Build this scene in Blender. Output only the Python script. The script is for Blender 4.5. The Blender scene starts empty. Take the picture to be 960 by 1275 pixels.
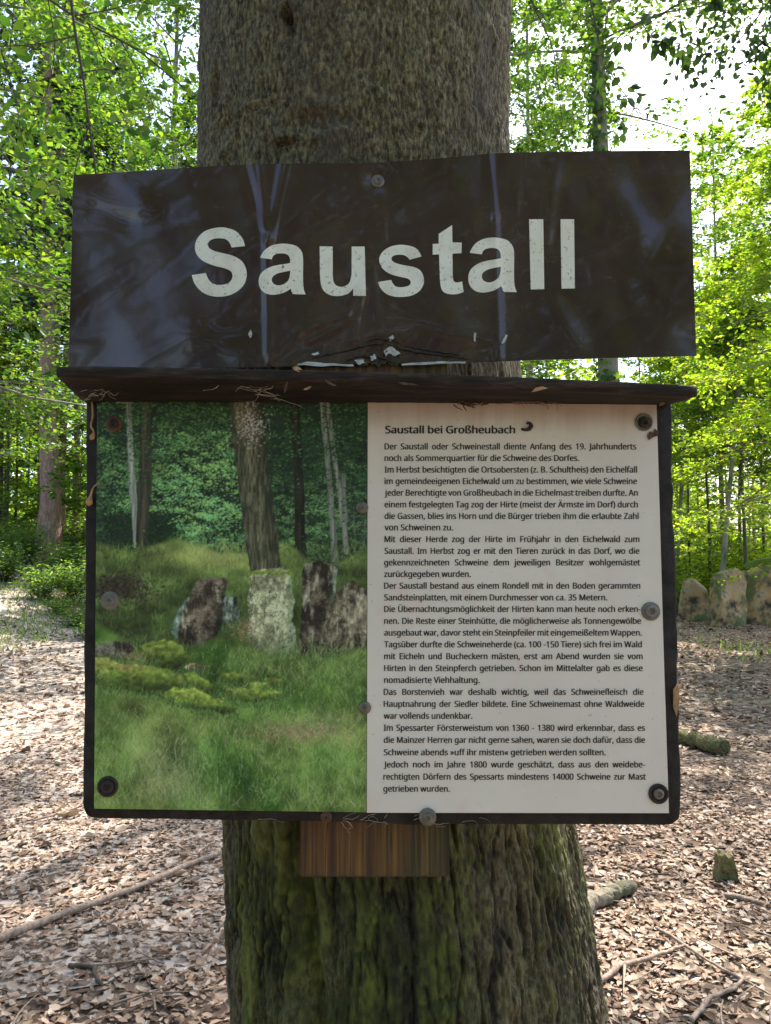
import bpy, bmesh, math, random, os
import numpy as np
from mathutils import Vector, Matrix, noise as mnoise

random.seed(7)
RNG = np.random.default_rng(11)
scene = bpy.context.scene
COL = scene.collection
R = math.radians

# ------------------------------------------------------------------ camera, world, sun, exposure
CAM_H = 1.6
PITCH = R(3.5)
F = 960.0
cam_d = bpy.data.cameras.new("camera")
cam = bpy.data.objects.new("camera", cam_d)
COL.objects.link(cam)
cam.location = (0, 0, CAM_H)
cam.rotation_euler = (R(90) + PITCH, 0, 0)
cam_d.sensor_fit = 'HORIZONTAL'
cam_d.angle_x = 2 * math.atan(0.5)
cam_d.clip_start = 0.02
cam_d.clip_end = 1000
scene.camera = cam

SUN_EL, SUN_AZ = R(56), R(32)          # azimuth from +Y towards +X
world = bpy.data.worlds.new("World")
scene.world = world
world.use_nodes = True
wn = world.node_tree
sky = wn.nodes.new('ShaderNodeTexSky')
sky.sky_type = 'NISHITA'
sky.sun_disc = False
sky.sun_elevation = SUN_EL
sky.sun_rotation = SUN_AZ
sky.air_density = 1.0
sky.dust_density = 2.5
sky.ozone_density = 1.0
wn.links.new(sky.outputs[0], wn.nodes['Background'].inputs[0])
wn.nodes['Background'].inputs[1].default_value = 0.15

sun_d = bpy.data.lights.new("sun", 'SUN')
sun_d.energy = 3.8
sun_d.angle = R(0.5)
sun_d.color = (1.0, 0.93, 0.82)
sun = bpy.data.objects.new("sun", sun_d)
COL.objects.link(sun)
sdir = Vector((math.sin(SUN_AZ) * math.cos(SUN_EL), math.cos(SUN_AZ) * math.cos(SUN_EL), math.sin(SUN_EL)))
sun.rotation_euler = (-sdir).to_track_quat('-Z', 'Y').to_euler()
sun.location = (20, 20, 30)

scene.view_settings.view_transform = 'Standard'
scene.view_settings.look = 'None'
scene.view_settings.exposure = 1.65
scene.view_settings.gamma = 1
scene.cycles.max_bounces = 8
scene.cycles.diffuse_bounces = 4
scene.cycles.glossy_bounces = 3
scene.cycles.transmission_bounces = 5
scene.cycles.use_denoising = True
scene.cycles.sample_clamp_indirect = 6

# ------------------------------------------------------------------ geometry helpers
CT, ST = math.cos(PITCH), math.sin(PITCH)


def P(px, py, Y):
    """point seen at photo pixel (px,py) on the vertical plane y=Y"""
    cx, cy = (px - 480) / F, (637.5 - py) / F
    dy = CT - ST * cy
    dz = ST + CT * cy
    t = Y / dy
    return Vector((cx * t, Y, CAM_H + dz * t))


def PA(px, py, Y):
    px, py, Y = np.broadcast_arrays(np.asarray(px, float), np.asarray(py, float), np.asarray(Y, float))
    cx, cy = (px - 480) / F, (637.5 - py) / F
    t = Y / (CT - ST * cy)
    return np.stack([cx * t, Y, CAM_H + (ST + CT * cy) * t], -1)


def mesh_np(name, verts, faces, mat=None, smooth=False):
    """faces: list of int arrays (n,k) (k may differ between arrays)"""
    verts = np.asarray(verts, np.float32).reshape(-1, 3)
    if not isinstance(faces, (list, tuple)):
        faces = [faces]
    me = bpy.data.meshes.new(name)
    me.vertices.add(len(verts))
    me.vertices.foreach_set("co", verts.ravel())
    nl = sum(f.size for f in faces)
    npoly = sum(f.shape[0] for f in faces)
    me.loops.add(nl)
    me.polygons.add(npoly)
    me.loops.foreach_set("vertex_index", np.concatenate([f.ravel() for f in faces]).astype(np.int32))
    tot = np.concatenate([np.full(f.shape[0], f.shape[1]) for f in faces]).astype(np.int32)
    st = np.concatenate([[0], np.cumsum(tot)[:-1]]).astype(np.int32)
    me.polygons.foreach_set("loop_start", st)
    me.polygons.foreach_set("loop_total", tot)
    if smooth:
        me.polygons.foreach_set("use_smooth", np.ones(npoly, bool))
    me.update(calc_edges=True)
    me.validate()
    if mat:
        me.materials.append(mat)
    return me


def link(name, me, parent=None):
    o = bpy.data.objects.new(name, me)
    COL.objects.link(o)
    if parent:
        o.parent = parent
    return o


def tag(o, label=None, cat=None, group=None, kind=None):
    if label:
        o['label'] = label
    if cat:
        o['category'] = cat
    if group:
        o['group'] = group
    if kind:
        o['kind'] = kind
    return o


def empty(name, loc, rz=0):
    o = bpy.data.objects.new(name, None)
    COL.objects.link(o)
    o.location = loc
    o.rotation_euler = (0, 0, rz)
    o.empty_display_size = 0.05
    return o


def child(name, me, root):
    """child mesh given in world coordinates under an unrotated empty"""
    o = link(name, me, root)
    o.matrix_parent_inverse = Matrix.Translation(-Vector(root.location))
    return o


def copy_tree(o, parent=None):
    c = o.copy()
    COL.objects.link(c)
    if parent:
        c.parent = parent
    for ch in list(o.children):
        copy_tree(ch, c)
    return c


def tubes(paths, radii, sides=6):
    """paths (n,k,3), radii (n,k) -> verts, faces (smooth tubes, open ends closed by small radius)"""
    paths = np.asarray(paths, float)
    radii = np.asarray(radii, float)
    n, k, _ = paths.shape
    tan = np.gradient(paths, axis=1)
    tan /= np.linalg.norm(tan, axis=-1, keepdims=True) + 1e-9
    ref = np.where(np.abs(tan[..., 2:3]) > 0.85, np.array([1.0, 0, 0]), np.array([0, 0, 1.0]))
    u = np.cross(tan, ref)
    u /= np.linalg.norm(u, axis=-1, keepdims=True) + 1e-9
    v = np.cross(tan, u)
    a = np.arange(sides) * 2 * math.pi / sides
    V = paths[:, :, None] + radii[:, :, None, None] * (u[:, :, None] * np.cos(a)[:, None] + v[:, :, None] * np.sin(a)[:, None])
    idx = np.arange(n * k * sides).reshape(n, k, sides)
    a0 = idx[:, :-1]
    a1 = idx[:, 1:]
    Fq = np.stack([a0, np.roll(a0, -1, 2), np.roll(a1, -1, 2), a1], -1).reshape(-1, 4)
    return V.reshape(-1, 3), Fq


def join(parts):
    """[(V,F),...] same face width -> V,F"""
    V, Fs, off = [], [], 0
    for v, f in parts:
        V.append(v)
        Fs.append(f + off)
        off += len(v)
    return np.concatenate(V), np.concatenate(Fs)


def leaf_mesh(c, ax, nm, L, Wd, curl=0.15, detail=True, rng=RNG):
    """arrays c,ax,nm (n,3), L,Wd (n) -> verts and faces list. ax leaf axis, nm approx normal"""
    n = len(c)
    ax = ax / (np.linalg.norm(ax, axis=1, keepdims=True) + 1e-9)
    sd = np.cross(nm, ax)
    sd /= np.linalg.norm(sd, axis=1, keepdims=True) + 1e-9
    nm = np.cross(ax, sd)
    L = np.broadcast_to(L, (n,))
    Wd = np.broadcast_to(Wd, (n,))
    if detail:
        #          t     s     h
        tpl = np.array([[0, 0, 0], [.28, .42, .5], [.28, 0, 0], [.28, -.42, .5], [.66, .38, .5], [.66, 0, 0], [.66, -.38, .5], [1, 0, 0]])
        fq = np.array([[1, 4, 5, 2], [2, 5, 6, 3]])
        ft = np.array([[0, 1, 2], [0, 2, 3], [4, 7, 5], [5, 7, 6]])
    else:
        tpl = np.array([[0, 0, 0], [.45, .5, .5], [1, 0, 0], [.45, -.5, .5]])
        fq = np.zeros((0, 4), int)
        ft = np.array([[0, 1, 2], [0, 2, 3]])
    k = len(tpl)
    fold = rng.normal(0.15, curl, n)
    bend = rng.normal(0, curl, n)
    t = tpl[:, 0][None] - 0.5
    V = (c[:, None] + ax[:, None] * (t * L[:, None])[..., None]
         + sd[:, None] * (tpl[:, 1][None] * Wd[:, None])[..., None]
         + nm[:, None] * ((tpl[:, 2][None] * fold[:, None] * Wd[:, None]) - (bend[:, None] * (t * 2) ** 2 * L[:, None] * .5))[..., None])
    off = (np.arange(n) * k)[:, None, None]
    faces = []
    if len(fq):
        faces.append((fq[None] + off).reshape(-1, 4))
    faces.append((ft[None] + off).reshape(-1, 3))
    return V.reshape(-1, 3), faces


def value_noise2(shape, cell, rng):
    """smooth 2-D noise raster in [0,1]; cell=(cy,cx) in pixels"""
    h, w = shape
    gy, gx = int(h / cell[0]) + 4, int(w / cell[1]) + 4
    g = rng.random((gy, gx))
    y = np.arange(h) / cell[0]
    x = np.arange(w) / cell[1]
    yi, xi = y.astype(int), x.astype(int)
    fy, fx = y - yi, x - xi
    fy = fy * fy * (3 - 2 * fy)
    fx = fx * fx * (3 - 2 * fx)
    a = g[yi][:, xi] * (1 - fx) + g[yi][:, xi + 1] * fx
    b = g[yi + 1][:, xi] * (1 - fx) + g[yi + 1][:, xi + 1] * fx
    return a * (1 - fy[:, None]) + b * fy[:, None]


def fbm2(shape, cell, rng, octv=4, gain=.5):
    s, a, t = 0, 1, 0
    for i in range(octv):
        s = s + a * value_noise2(shape, (max(cell[0] / 2 ** i, 1), max(cell[1] / 2 ** i, 1)), rng)
        t += a
        a *= gain
    return s / t


# ------------------------------------------------------------------ materials
def newmat(name):
    m = bpy.data.materials.new(name)
    m.use_nodes = True
    nt = m.node_tree
    b = nt.nodes['Principled BSDF']
    return m, nt, b


def N(nt, t, **kw):
    n = nt.nodes.new(t)
    for k, v in kw.items():
        setattr(n, k, v)
    return n


def L(nt, a, b):
    nt.links.new(a, b)


def ramp(nt, fac, stops):
    r = N(nt, 'ShaderNodeValToRGB')
    e = r.color_ramp.elements
    while len(e) < len(stops):
        e.new(0.5)
    for i, (p, c) in enumerate(stops):
        e[i].position = p
        e[i].color = (*c, 1)
    L(nt, fac, r.inputs[0])
    return r.outputs[0]


def coords(nt, scale=(1, 1, 1), kind='Object'):
    tc = N(nt, 'ShaderNodeTexCoord')
    mp = N(nt, 'ShaderNodeMapping')
    mp.inputs['Scale'].default_value = scale
    L(nt, tc.outputs[kind], mp.inputs[0])
    return mp.outputs[0]


def noise_node(nt, vec, scale, detail=5, rough=.55, dist=0):
    n = N(nt, 'ShaderNodeTexNoise')
    n.inputs['Scale'].default_value = scale
    n.inputs['Detail'].default_value = detail
    n.inputs['Roughness'].default_value = rough
    n.inputs['Distortion'].default_value = dist
    L(nt, vec, n.inputs['Vector'])
    return n.outputs['Fac']


def mixc(nt, fac, a, b, blend='MIX'):
    m = N(nt, 'ShaderNodeMix', data_type='RGBA', blend_type=blend)
    for sock, v in ((m.inputs[0], fac), (m.inputs[6], a), (m.inputs[7], b)):
        if hasattr(v, 'links'):
            L(nt, v, sock)
        elif isinstance(v, (int, float)):
            sock.default_value = v
        else:
            sock.default_value = (*v, 1)
    return m.outputs[2]


def math_n(nt, op, a, b=0.0, clamp=False):
    m = N(nt, 'ShaderNodeMath', operation=op)
    m.use_clamp = clamp
    for i, v in enumerate((a, b)):
        if hasattr(v, 'links'):
            L(nt, v, m.inputs[i])
        else:
            m.inputs[i].default_value = v
    return m.outputs[0]


def maprange(nt, v, a, b, c=0.0, d=1.0):
    m = N(nt, 'ShaderNodeMapRange')
    m.interpolation_type = 'SMOOTHSTEP'
    L(nt, v, m.inputs[0])
    for i, x in enumerate((a, b, c, d)):
        m.inputs[i + 1].default_value = x
    return m.outputs[0]


def bump(nt, b, h, strength=.5, dist=.01):
    n = N(nt, 'ShaderNodeBump')
    n.inputs['Strength'].default_value = strength
    n.inputs['Distance'].default_value = dist
    L(nt, h, n.inputs['Height'])
    L(nt, n.outputs[0], b.inputs['Normal'])


def simple(name, col, rough=.6, var=.25, scale=40, metal=0.0, bumps=.3, bdist=.002, stretch=(1, 1, 1), dark=None):
    m, nt, b = newmat(name)
    v = coords(nt, stretch)
    f = noise_node(nt, v, scale, 6, .6)
    lo = dark or tuple(c * (1 - var) for c in col)
    hi = tuple(min(1, c * (1 + var)) for c in col)
    L(nt, ramp(nt, f, [(.3, lo), (.7, hi)]), b.inputs['Base Color'])
    b.inputs['Roughness'].default_value = rough
    b.inputs['Metallic'].default_value = metal
    bump(nt, b, f, bumps, bdist)
    return m


def leaf_mat(name, stops, tstops, trans=.5, gloss=.08):
    """two sided leaf: reflects and lets light through; colour differs from leaf to leaf"""
    m = bpy.data.materials.new(name)
    m.use_nodes = True
    nt = m.node_tree
    nt.nodes.remove(nt.nodes['Principled BSDF'])
    out = nt.nodes['Material Output']
    g = N(nt, 'ShaderNodeNewGeometry')
    rnd = g.outputs['Random Per Island']
    d = N(nt, 'ShaderNodeBsdfDiffuse')
    t = N(nt, 'ShaderNodeBsdfTranslucent')
    gl = N(nt, 'ShaderNodeBsdfGlossy')
    gl.inputs['Roughness'].default_value = .42
    gl.inputs['Color'].default_value = (.9, .95, .9, 1)
    L(nt, ramp(nt, rnd, stops), d.inputs['Color'])
    L(nt, ramp(nt, rnd, tstops), t.inputs['Color'])
    mx = N(nt, 'ShaderNodeMixShader')
    mx.inputs[0].default_value = trans
    L(nt, d.outputs[0], mx.inputs[1])
    L(nt, t.outputs[0], mx.inputs[2])
    m2 = N(nt, 'ShaderNodeMixShader')
    m2.inputs[0].default_value = gloss
    L(nt, mx.outputs[0], m2.inputs[1])
    L(nt, gl.outputs[0], m2.inputs[2])
    L(nt, m2.outputs[0], out.inputs[0])
    return m


M = {}
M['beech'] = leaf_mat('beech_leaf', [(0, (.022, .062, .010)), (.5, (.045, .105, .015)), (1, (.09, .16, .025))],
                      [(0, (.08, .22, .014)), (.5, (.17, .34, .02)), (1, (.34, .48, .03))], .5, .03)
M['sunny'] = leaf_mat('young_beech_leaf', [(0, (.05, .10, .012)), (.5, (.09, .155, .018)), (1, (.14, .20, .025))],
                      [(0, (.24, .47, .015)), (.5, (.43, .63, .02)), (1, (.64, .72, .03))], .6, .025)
M['shade'] = leaf_mat('shaded_beech_leaf', [(0, (.018, .05, .010)), (1, (.04, .085, .015))], [(0, (.03, .08, .008)), (1, (.08, .16, .015))], .3, .03)  # same beech leaf, with shade put into darker, less translucent colours
M['pine'] = leaf_mat('pine_needles', [(0, (.02, .05, .02)), (1, (.05, .09, .03))], [(0, (.06, .12, .03)), (1, (.12, .2, .04))], .35, .05)
M['shrub'] = leaf_mat('shrub_leaf', [(0, (.045, .10, .03)), (.6, (.08, .15, .045)), (1, (.13, .2, .06))],
                      [(0, (.18, .36, .03)), (1, (.40, .56, .05))], .5, .04)
M['litter'] = leaf_mat('dry_leaf', [(0, (.085, .048, .030)), (.17, (.18, .112, .076)), (.45, (.31, .215, .155)), (.75, (.42, .31, .235)), (.94, (.54, .435, .355)), (1, (.36, .175, .08))],
                       [(0, (.1, .06, .03)), (1, (.4, .3, .2))], .15, .02)
M['litter_edge'] = M['litter']


def bark_mat(name, dark, mid, light, sc=(1, 1, .25), scale=40, moss=0, bstr=.8, bdist=.01):
    m, nt, b = newmat(name)
    v = coords(nt, sc)
    f = noise_node(nt, v, scale, 7, .65)
    c = ramp(nt, f, [(.25, dark), (.5, mid), (.75, light)])
    if moss:
        v2 = coords(nt, (1, 1, .5))
        f2 = maprange(nt, noise_node(nt, v2, 3.0, 5, .6), .5 - .25 * moss, .75 - .2 * moss)
        c = mixc(nt, f2, c, (.05, .075, .018))
    L(nt, c, b.inputs['Base Color'])
    b.inputs['Roughness'].default_value = .9
    vo = N(nt, 'ShaderNodeTexVoronoi', feature='DISTANCE_TO_EDGE')
    vo.inputs['Scale'].default_value = scale * .8
    L(nt, v, vo.inputs['Vector'])
    h = math_n(nt, 'ADD', math_n(nt, 'MULTIPLY', vo.outputs['Distance'], 1.5), f)
    bump(nt, b, h, bstr, bdist)
    return m


M['bark_pine'] = bark_mat('pine_bark', (.13, .078, .056), (.29, .185, .135), (.44, .32, .25), (1, 1, .35), 14, 0, 1, .03)
M['bark_beech'] = bark_mat('beech_bark', (.16, .15, .12), (.27, .25, .21), (.36, .35, .30), (1, 1, .5), 12, .25, .5, .01)
M['bark_dark'] = bark_mat('dark_bark', (.05, .042, .032), (.10, .085, .065), (.16, .14, .11), (1, 1, .3), 14, .2, .8, .015)
M['twig'] = simple('twig', (.07, .05, .035), .8, .4, 60)
M['stick'] = simple('dead_stick', (.27, .20, .155), .9, .5, 60, stretch=(1, 1, 1), bumps=.5)
M['greywood'] = bark_mat('weathered_wood', (.085, .07, .048), (.18, .152, .108), (.28, .24, .175), (1, 1, 1), 24, .12, .8, .015)
M['mossy'] = bark_mat('mossy_wood', (.05, .038, .024), (.155, .13, .05), (.30, .27, .09), (1, 1, 1), 30, .25, 1.0, .02)

# sandstone
m, nt, b = newmat('sandstone')
v = coords(nt)
f = noise_node(nt, v, 2.6, 8, .62)
c = ramp(nt, f, [(.36, (.045, .038, .030)), (.43, (.22, .165, .11)), (.50, (.47, .29, .14)), (.57, (.39, .31, .21)), (.66, (.14, .14, .115))])
f2 = maprange(nt, noise_node(nt, v, 1.7, 7, .7), .47, .6)
c = mixc(nt, f2, c, (.12, .145, .055))
L(nt, c, b.inputs['Base Color'])
b.inputs['Roughness'].default_value = .95
bump(nt, b, noise_node(nt, v, 5, 8, .65), .6, .08)
M['stone'] = m
M['moss'] = simple('moss', (.10, .15, .02), .95, .5, 30, bumps=1, bdist=.02)
M['greystone'] = simple('grey_stone', (.38, .37, .36), .9, .3, 5, bumps=.6, bdist=.02)

# ground soil under the leaves
m, nt, b = newmat('forest_floor')
v = coords(nt)
vo = N(nt, 'ShaderNodeTexVoronoi')
vo.inputs['Scale'].default_value = 22
L(nt, v, vo.inputs['Vector'])
sep = N(nt, 'ShaderNodeSeparateColor')
L(nt, vo.outputs['Color'], sep.inputs[0])
c = ramp(nt, sep.outputs[0], [(0, (.060, .038, .026)), (.35, (.12, .08, .056)), (.7, (.20, .14, .10)), (1, (.30, .22, .165))])
big = noise_node(nt, v, .35, 5, .6)
c = mixc(nt, maprange(nt, big, .5, .72, 0, .55), c, (.10, .115, .035))
L(nt, c, b.inputs['Base Color'])
b.inputs['Roughness'].default_value = .95
bump(nt, b, vo.outputs['Distance'], .7, .03)
M['floor'] = m

m, nt, b = newmat('worn_path')
v = coords(nt)
vo = N(nt, 'ShaderNodeTexVoronoi')
vo.inputs['Scale'].default_value = 26
L(nt, v, vo.inputs['Vector'])
sep = N(nt, 'ShaderNodeSeparateColor')
L(nt, vo.outputs['Color'], sep.inputs[0])
c = ramp(nt, sep.outputs[0], [(0, (.20, .15, .12)), (.4, (.36, .29, .24)), (1, (.5, .43, .37))])
L(nt, c, b.inputs['Base Color'])
b.inputs['Roughness'].default_value = .95
bump(nt, b, vo.outputs['Distance'], .5, .02)
M['path'] = m

# the oak the signs hang on
m, nt, b = newmat('old_bark')
v = coords(nt, (1, 1, .33))
f = noise_node(nt, coords(nt, (1, 1, .46)), 250, 4, .7)
fine = noise_node(nt, coords(nt, (1, 1, .3)), 420, 4, .6)
rat = N(nt, 'ShaderNodeAttribute')
rat.attribute_name = 'ridge'
rg_ = rat.outputs['Fac']
ff = math_n(nt, 'ADD', math_n(nt, 'MULTIPLY', f, .62), math_n(nt, 'ADD', math_n(nt, 'MULTIPLY', fine, .18), math_n(nt, 'MULTIPLY', rg_, .22)))
base = ramp(nt, ff, [(.41, (.019, .015, .008)), (.50, (.066, .053, .026)), (.58, (.16, .136, .066)), (.69, (.31, .27, .135))])
base = mixc(nt, maprange(nt, noise_node(nt, coords(nt, (1, 1, .7)), 9, 5, .6), .42, .68, 0, .6), base, (.085, .068, .05))
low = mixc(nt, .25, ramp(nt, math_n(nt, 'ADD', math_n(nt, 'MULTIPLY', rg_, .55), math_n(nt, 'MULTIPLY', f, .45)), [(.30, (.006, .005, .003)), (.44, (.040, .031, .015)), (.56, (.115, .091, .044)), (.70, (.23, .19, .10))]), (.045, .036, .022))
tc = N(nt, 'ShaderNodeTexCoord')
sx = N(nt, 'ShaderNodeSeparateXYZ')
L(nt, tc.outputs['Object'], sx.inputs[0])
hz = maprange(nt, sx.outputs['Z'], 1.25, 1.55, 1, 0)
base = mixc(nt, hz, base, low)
mossn = noise_node(nt, coords(nt, (1, 1, .45)), 11, 6, .65)
mossn2 = noise_node(nt, coords(nt, (1, 1, .4)), 70, 5, .6)
mm = math_n(nt, 'ADD', math_n(nt, 'MULTIPLY', mossn, .7), math_n(nt, 'MULTIPLY', mossn2, .45))
xg = maprange(nt, math_n(nt, 'ABSOLUTE', math_n(nt, 'ADD', sx.outputs['X'], .045)), .0, .2, .27, .0)
mm = math_n(nt, 'ADD', mm, math_n(nt, 'MULTIPLY', rg_, .16))
mm = maprange(nt, math_n(nt, 'ADD', mm, xg), .60, .84)
mm = math_n(nt, 'MULTIPLY', mm, maprange(nt, sx.outputs['Z'], 1.2, 1.5, .95, 0.0))
mcol = ramp(nt, math_n(nt, 'ADD', math_n(nt, 'MULTIPLY', mossn2, .6), math_n(nt, 'MULTIPLY', rg_, .36)), [(.34, (.008, .010, .002)), (.52, (.042, .054, .006)), (.70, (.13, .15, .018))])
col = mixc(nt, mm, base, mcol)
lich = noise_node(nt, coords(nt, (1, 1, .7)), 7, 7, .7)
col = mixc(nt, maprange(nt, lich, .50, .68, 0, .55), col, mixc(nt, maprange(nt, f, .35, .65), (.045, .045, .018), (.22, .205, .095)))
stain = noise_node(nt, coords(nt, (1, 1, .35)), 5, 6, .7, .6)
col = mixc(nt, maprange(nt, stain, .54, .70, 0, .6), col, mixc(nt, maprange(nt, f, .35, .65), (.012, .009, .007), (.085, .068, .045)))
L(nt, col, b.inputs['Base Color'])
b.inputs['Roughness'].default_value = .92
bump(nt, b, math_n(nt, 'ADD', math_n(nt, 'MULTIPLY', f, 1.4), fine), .8, .004)
M['oldbark'] = m

# brown enamel of the name sign
m, nt, b = newmat('brown_enamel')
v = coords(nt)
f = noise_node(nt, v, 9, 7, .65)
f2 = noise_node(nt, v, 60, 5, .7)
c = ramp(nt, f, [(.3, (.034, .0165, .0140)), (.55, (.048, .0245, .0205)), (.75, (.074, .042, .028))])
c = mixc(nt, maprange(nt, f2, .60, .72, 0, .55), c, (.085, .062, .048))
L(nt, c, b.inputs['Base Color'])
L(nt, maprange(nt, math_n(nt, 'ADD', math_n(nt, 'MULTIPLY', f, .6), math_n(nt, 'MULTIPLY', f2, .4)), .35, .65, .10, .30), b.inputs['Roughness'])
b.inputs['Specular IOR Level'].default_value = .25
bump(nt, b, noise_node(nt, v, 20, 4, .5), .16, .004)
b.inputs['Coat Weight'].default_value = .55
b.inputs['Coat Roughness'].default_value = .07
M['enamel'] = m

m, nt, b = newmat('cream_paint')
v = coords(nt)
f = noise_node(nt, v, 260, 5, .65)
f2 = noise_node(nt, v, 45, 4, .6)
c = mixc(nt, maprange(nt, f, .60, .66, 0, .8), (.80, .79, .66), (.13, .105, .08))
c = mixc(nt, maprange(nt, f2, .45, .7, 0, .4), c, (.52, .50, .40))
L(nt, c, b.inputs['Base Color'])
b.inputs['Roughness'].default_value = .5
M['cream'] = m

m, nt, b = newmat('text_panel_white')
v = coords(nt)
f = noise_node(nt, v, 7, 5, .6)
f2 = noise_node(nt, v, 120, 4, .6)
c = ramp(nt, f, [(.3, (.69, .63, .55)), (.7, (.77, .71, .625))])
c = mixc(nt, maprange(nt, f2, .66, .72, 0, .5), c, (.32, .22, .15))
f3 = noise_node(nt, coords(nt, (1, 1, .35)), 14, 4, .6)
c = mixc(nt, maprange(nt, f3, .55, .75, 0, .35), c, (.66, .50, .42))
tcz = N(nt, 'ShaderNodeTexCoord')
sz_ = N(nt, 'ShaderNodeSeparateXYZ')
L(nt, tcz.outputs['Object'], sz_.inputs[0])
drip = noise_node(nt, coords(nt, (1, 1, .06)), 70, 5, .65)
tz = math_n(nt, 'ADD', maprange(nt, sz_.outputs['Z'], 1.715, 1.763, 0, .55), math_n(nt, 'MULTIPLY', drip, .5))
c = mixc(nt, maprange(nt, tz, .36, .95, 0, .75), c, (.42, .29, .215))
blot = noise_node(nt, coords(nt, (1, 1, .6), 'Object'), 22, 3, .5, .8)
c = mixc(nt, maprange(nt, blot, .60, .70, 0, .5), c, (.74, .58, .50))
spk = noise_node(nt, v, 330, 3, .6)
c = mixc(nt, maprange(nt, spk, .70, .74, 0, .7), c, (.22, .15, .10))
L(nt, c, b.inputs['Base Color'])
b.inputs['Roughness'].default_value = .38
M['panel'] = m

m, nt, b = newmat('photo_print')
at = N(nt, 'ShaderNodeVertexColor')
at.layer_name = 'print'
L(nt, at.outputs[0], b.inputs['Base Color'])
b.inputs['Roughness'].default_value = .4
b.inputs['Specular IOR Level'].default_value = .3
M['print'] = m

M['ink'] = simple('black_ink', (.018, .015, .013), .5, .3, 80, bumps=0)
M['frame'] = simple('dark_frame', (.019, .0155, .013), .7, .7, 60, bumps=.9, bdist=.003)
M['frame'].node_tree.nodes['Principled BSDF'].inputs['Specular IOR Level'].default_value = .3
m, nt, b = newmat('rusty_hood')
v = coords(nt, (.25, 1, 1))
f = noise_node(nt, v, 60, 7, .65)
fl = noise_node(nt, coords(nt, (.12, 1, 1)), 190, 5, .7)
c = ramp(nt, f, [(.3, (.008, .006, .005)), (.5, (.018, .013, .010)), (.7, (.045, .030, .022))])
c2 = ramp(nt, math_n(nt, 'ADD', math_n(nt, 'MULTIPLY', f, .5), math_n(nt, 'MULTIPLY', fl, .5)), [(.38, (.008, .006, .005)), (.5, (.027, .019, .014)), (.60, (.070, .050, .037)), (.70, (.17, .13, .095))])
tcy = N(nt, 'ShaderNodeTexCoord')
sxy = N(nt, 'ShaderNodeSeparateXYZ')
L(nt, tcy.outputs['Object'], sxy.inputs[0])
c = mixc(nt, maprange(nt, sxy.outputs['Y'], .742, .756, 1, 0), c, c2)  # underside shade painted into the colour; weathered front lip stays lighter
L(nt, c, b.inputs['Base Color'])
b.inputs['Roughness'].default_value = .8
b.inputs['Specular IOR Level'].default_value = .3
bump(nt, b, math_n(nt, 'ADD', f, fl), .9, .004)
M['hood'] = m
M['rust'] = simple('rust', (.10, .05, .028), .85, .5, 150, bumps=.8, bdist=.001)
M['darkrust'] = simple('dark_rust', (.035, .024, .017), .8, .5, 150, bumps=.8, bdist=.001)
M['zinc'] = simple('dull_zinc', (.17, .155, .125), .5, .4, 120, metal=.6, bumps=.6, bdist=.001)
M['greycap'] = simple('grey_washer', (.17, .155, .125), .6, .3, 120, metal=.2, bumps=.5, bdist=.001)
M['edge'] = simple('rust_edge', (.23, .15, .09), .8, .4, 80, bumps=.3)
M['chip'] = simple('bare_primer', (.50, .50, .45), .7, .3, 120, bumps=.4)
M['husk'] = simple('dry_husk', (.36, .20, .09), .85, .45, 120, bumps=.5)
M['straw'] = simple('dry_fibre', (.30, .19, .12), .9, .5, 150, bumps=.3)
M['web'] = simple('cobweb', (.45, .38, .30), .9, .3, 150, bumps=.3)

m, nt, b = newmat('post_wood')
v = coords(nt, (1, 1, .03))
f = noise_node(nt, v, 150, 5, .6)
f9 = noise_node(nt, coords(nt, (1, 1, .014)), 130, 6, .68, .5)
g = math_n(nt, 'ADD', math_n(nt, 'MULTIPLY', f9, .6), math_n(nt, 'MULTIPLY', f, .4))
c = ramp(nt, g, [(.34, (.016, .008, .003)), (.46, (.070, .031, .008)), (.57, (.16, .074, .017)), (.72, (.31, .165, .050))])
crk = noise_node(nt, coords(nt, (1, 1, .02)), 60, 2, .5, .3)
c = mixc(nt, maprange(nt, math_n(nt, 'ABSOLUTE', math_n(nt, 'SUBTRACT', crk, .5)), .0, .012, .85, 0), c, (.016, .009, .006))
tcx = N(nt, 'ShaderNodeTexCoord')
sxx = N(nt, 'ShaderNodeSeparateXYZ')
L(nt, tcx.outputs['Object'], sxx.inputs[0])
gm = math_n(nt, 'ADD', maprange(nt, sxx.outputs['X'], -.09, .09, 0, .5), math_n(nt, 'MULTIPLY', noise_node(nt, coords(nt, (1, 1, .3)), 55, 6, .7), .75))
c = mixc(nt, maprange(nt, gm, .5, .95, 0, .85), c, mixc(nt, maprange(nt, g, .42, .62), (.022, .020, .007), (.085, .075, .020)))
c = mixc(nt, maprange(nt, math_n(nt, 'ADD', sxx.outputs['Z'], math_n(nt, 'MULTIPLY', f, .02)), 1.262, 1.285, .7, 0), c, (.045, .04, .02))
L(nt, c, b.inputs['Base Color'])
b.inputs['Roughness'].default_value = .7
bump(nt, b, g, .5, .003)
M['wood'] = m

# ------------------------------------------------------------------ terrain
def sstep(x, a, b):
    t = np.clip((np.asarray(x, float) - a) / (b - a), 0, 1)
    return t * t * (3 - 2 * t)


def ground_z(x, y):
    x = np.asarray(x, float)
    y = np.asarray(y, float)
    z = .05 * np.sin(x * .9 + 1.3) * np.sin(y * .7) + .02 * np.sin(x * 2.7 + y * 1.9) * np.sin(y * 2.3 - x)
    z = z * sstep(np.hypot(x, y), 1.0, 5.0)
    z = z + .9 * sstep(y, 22, 55) + 1.6 * sstep(-x, 2.5, 12) * sstep(y, 9, 24) * (1 - .45 * sstep(y, 26, 50))
    return z


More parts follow.
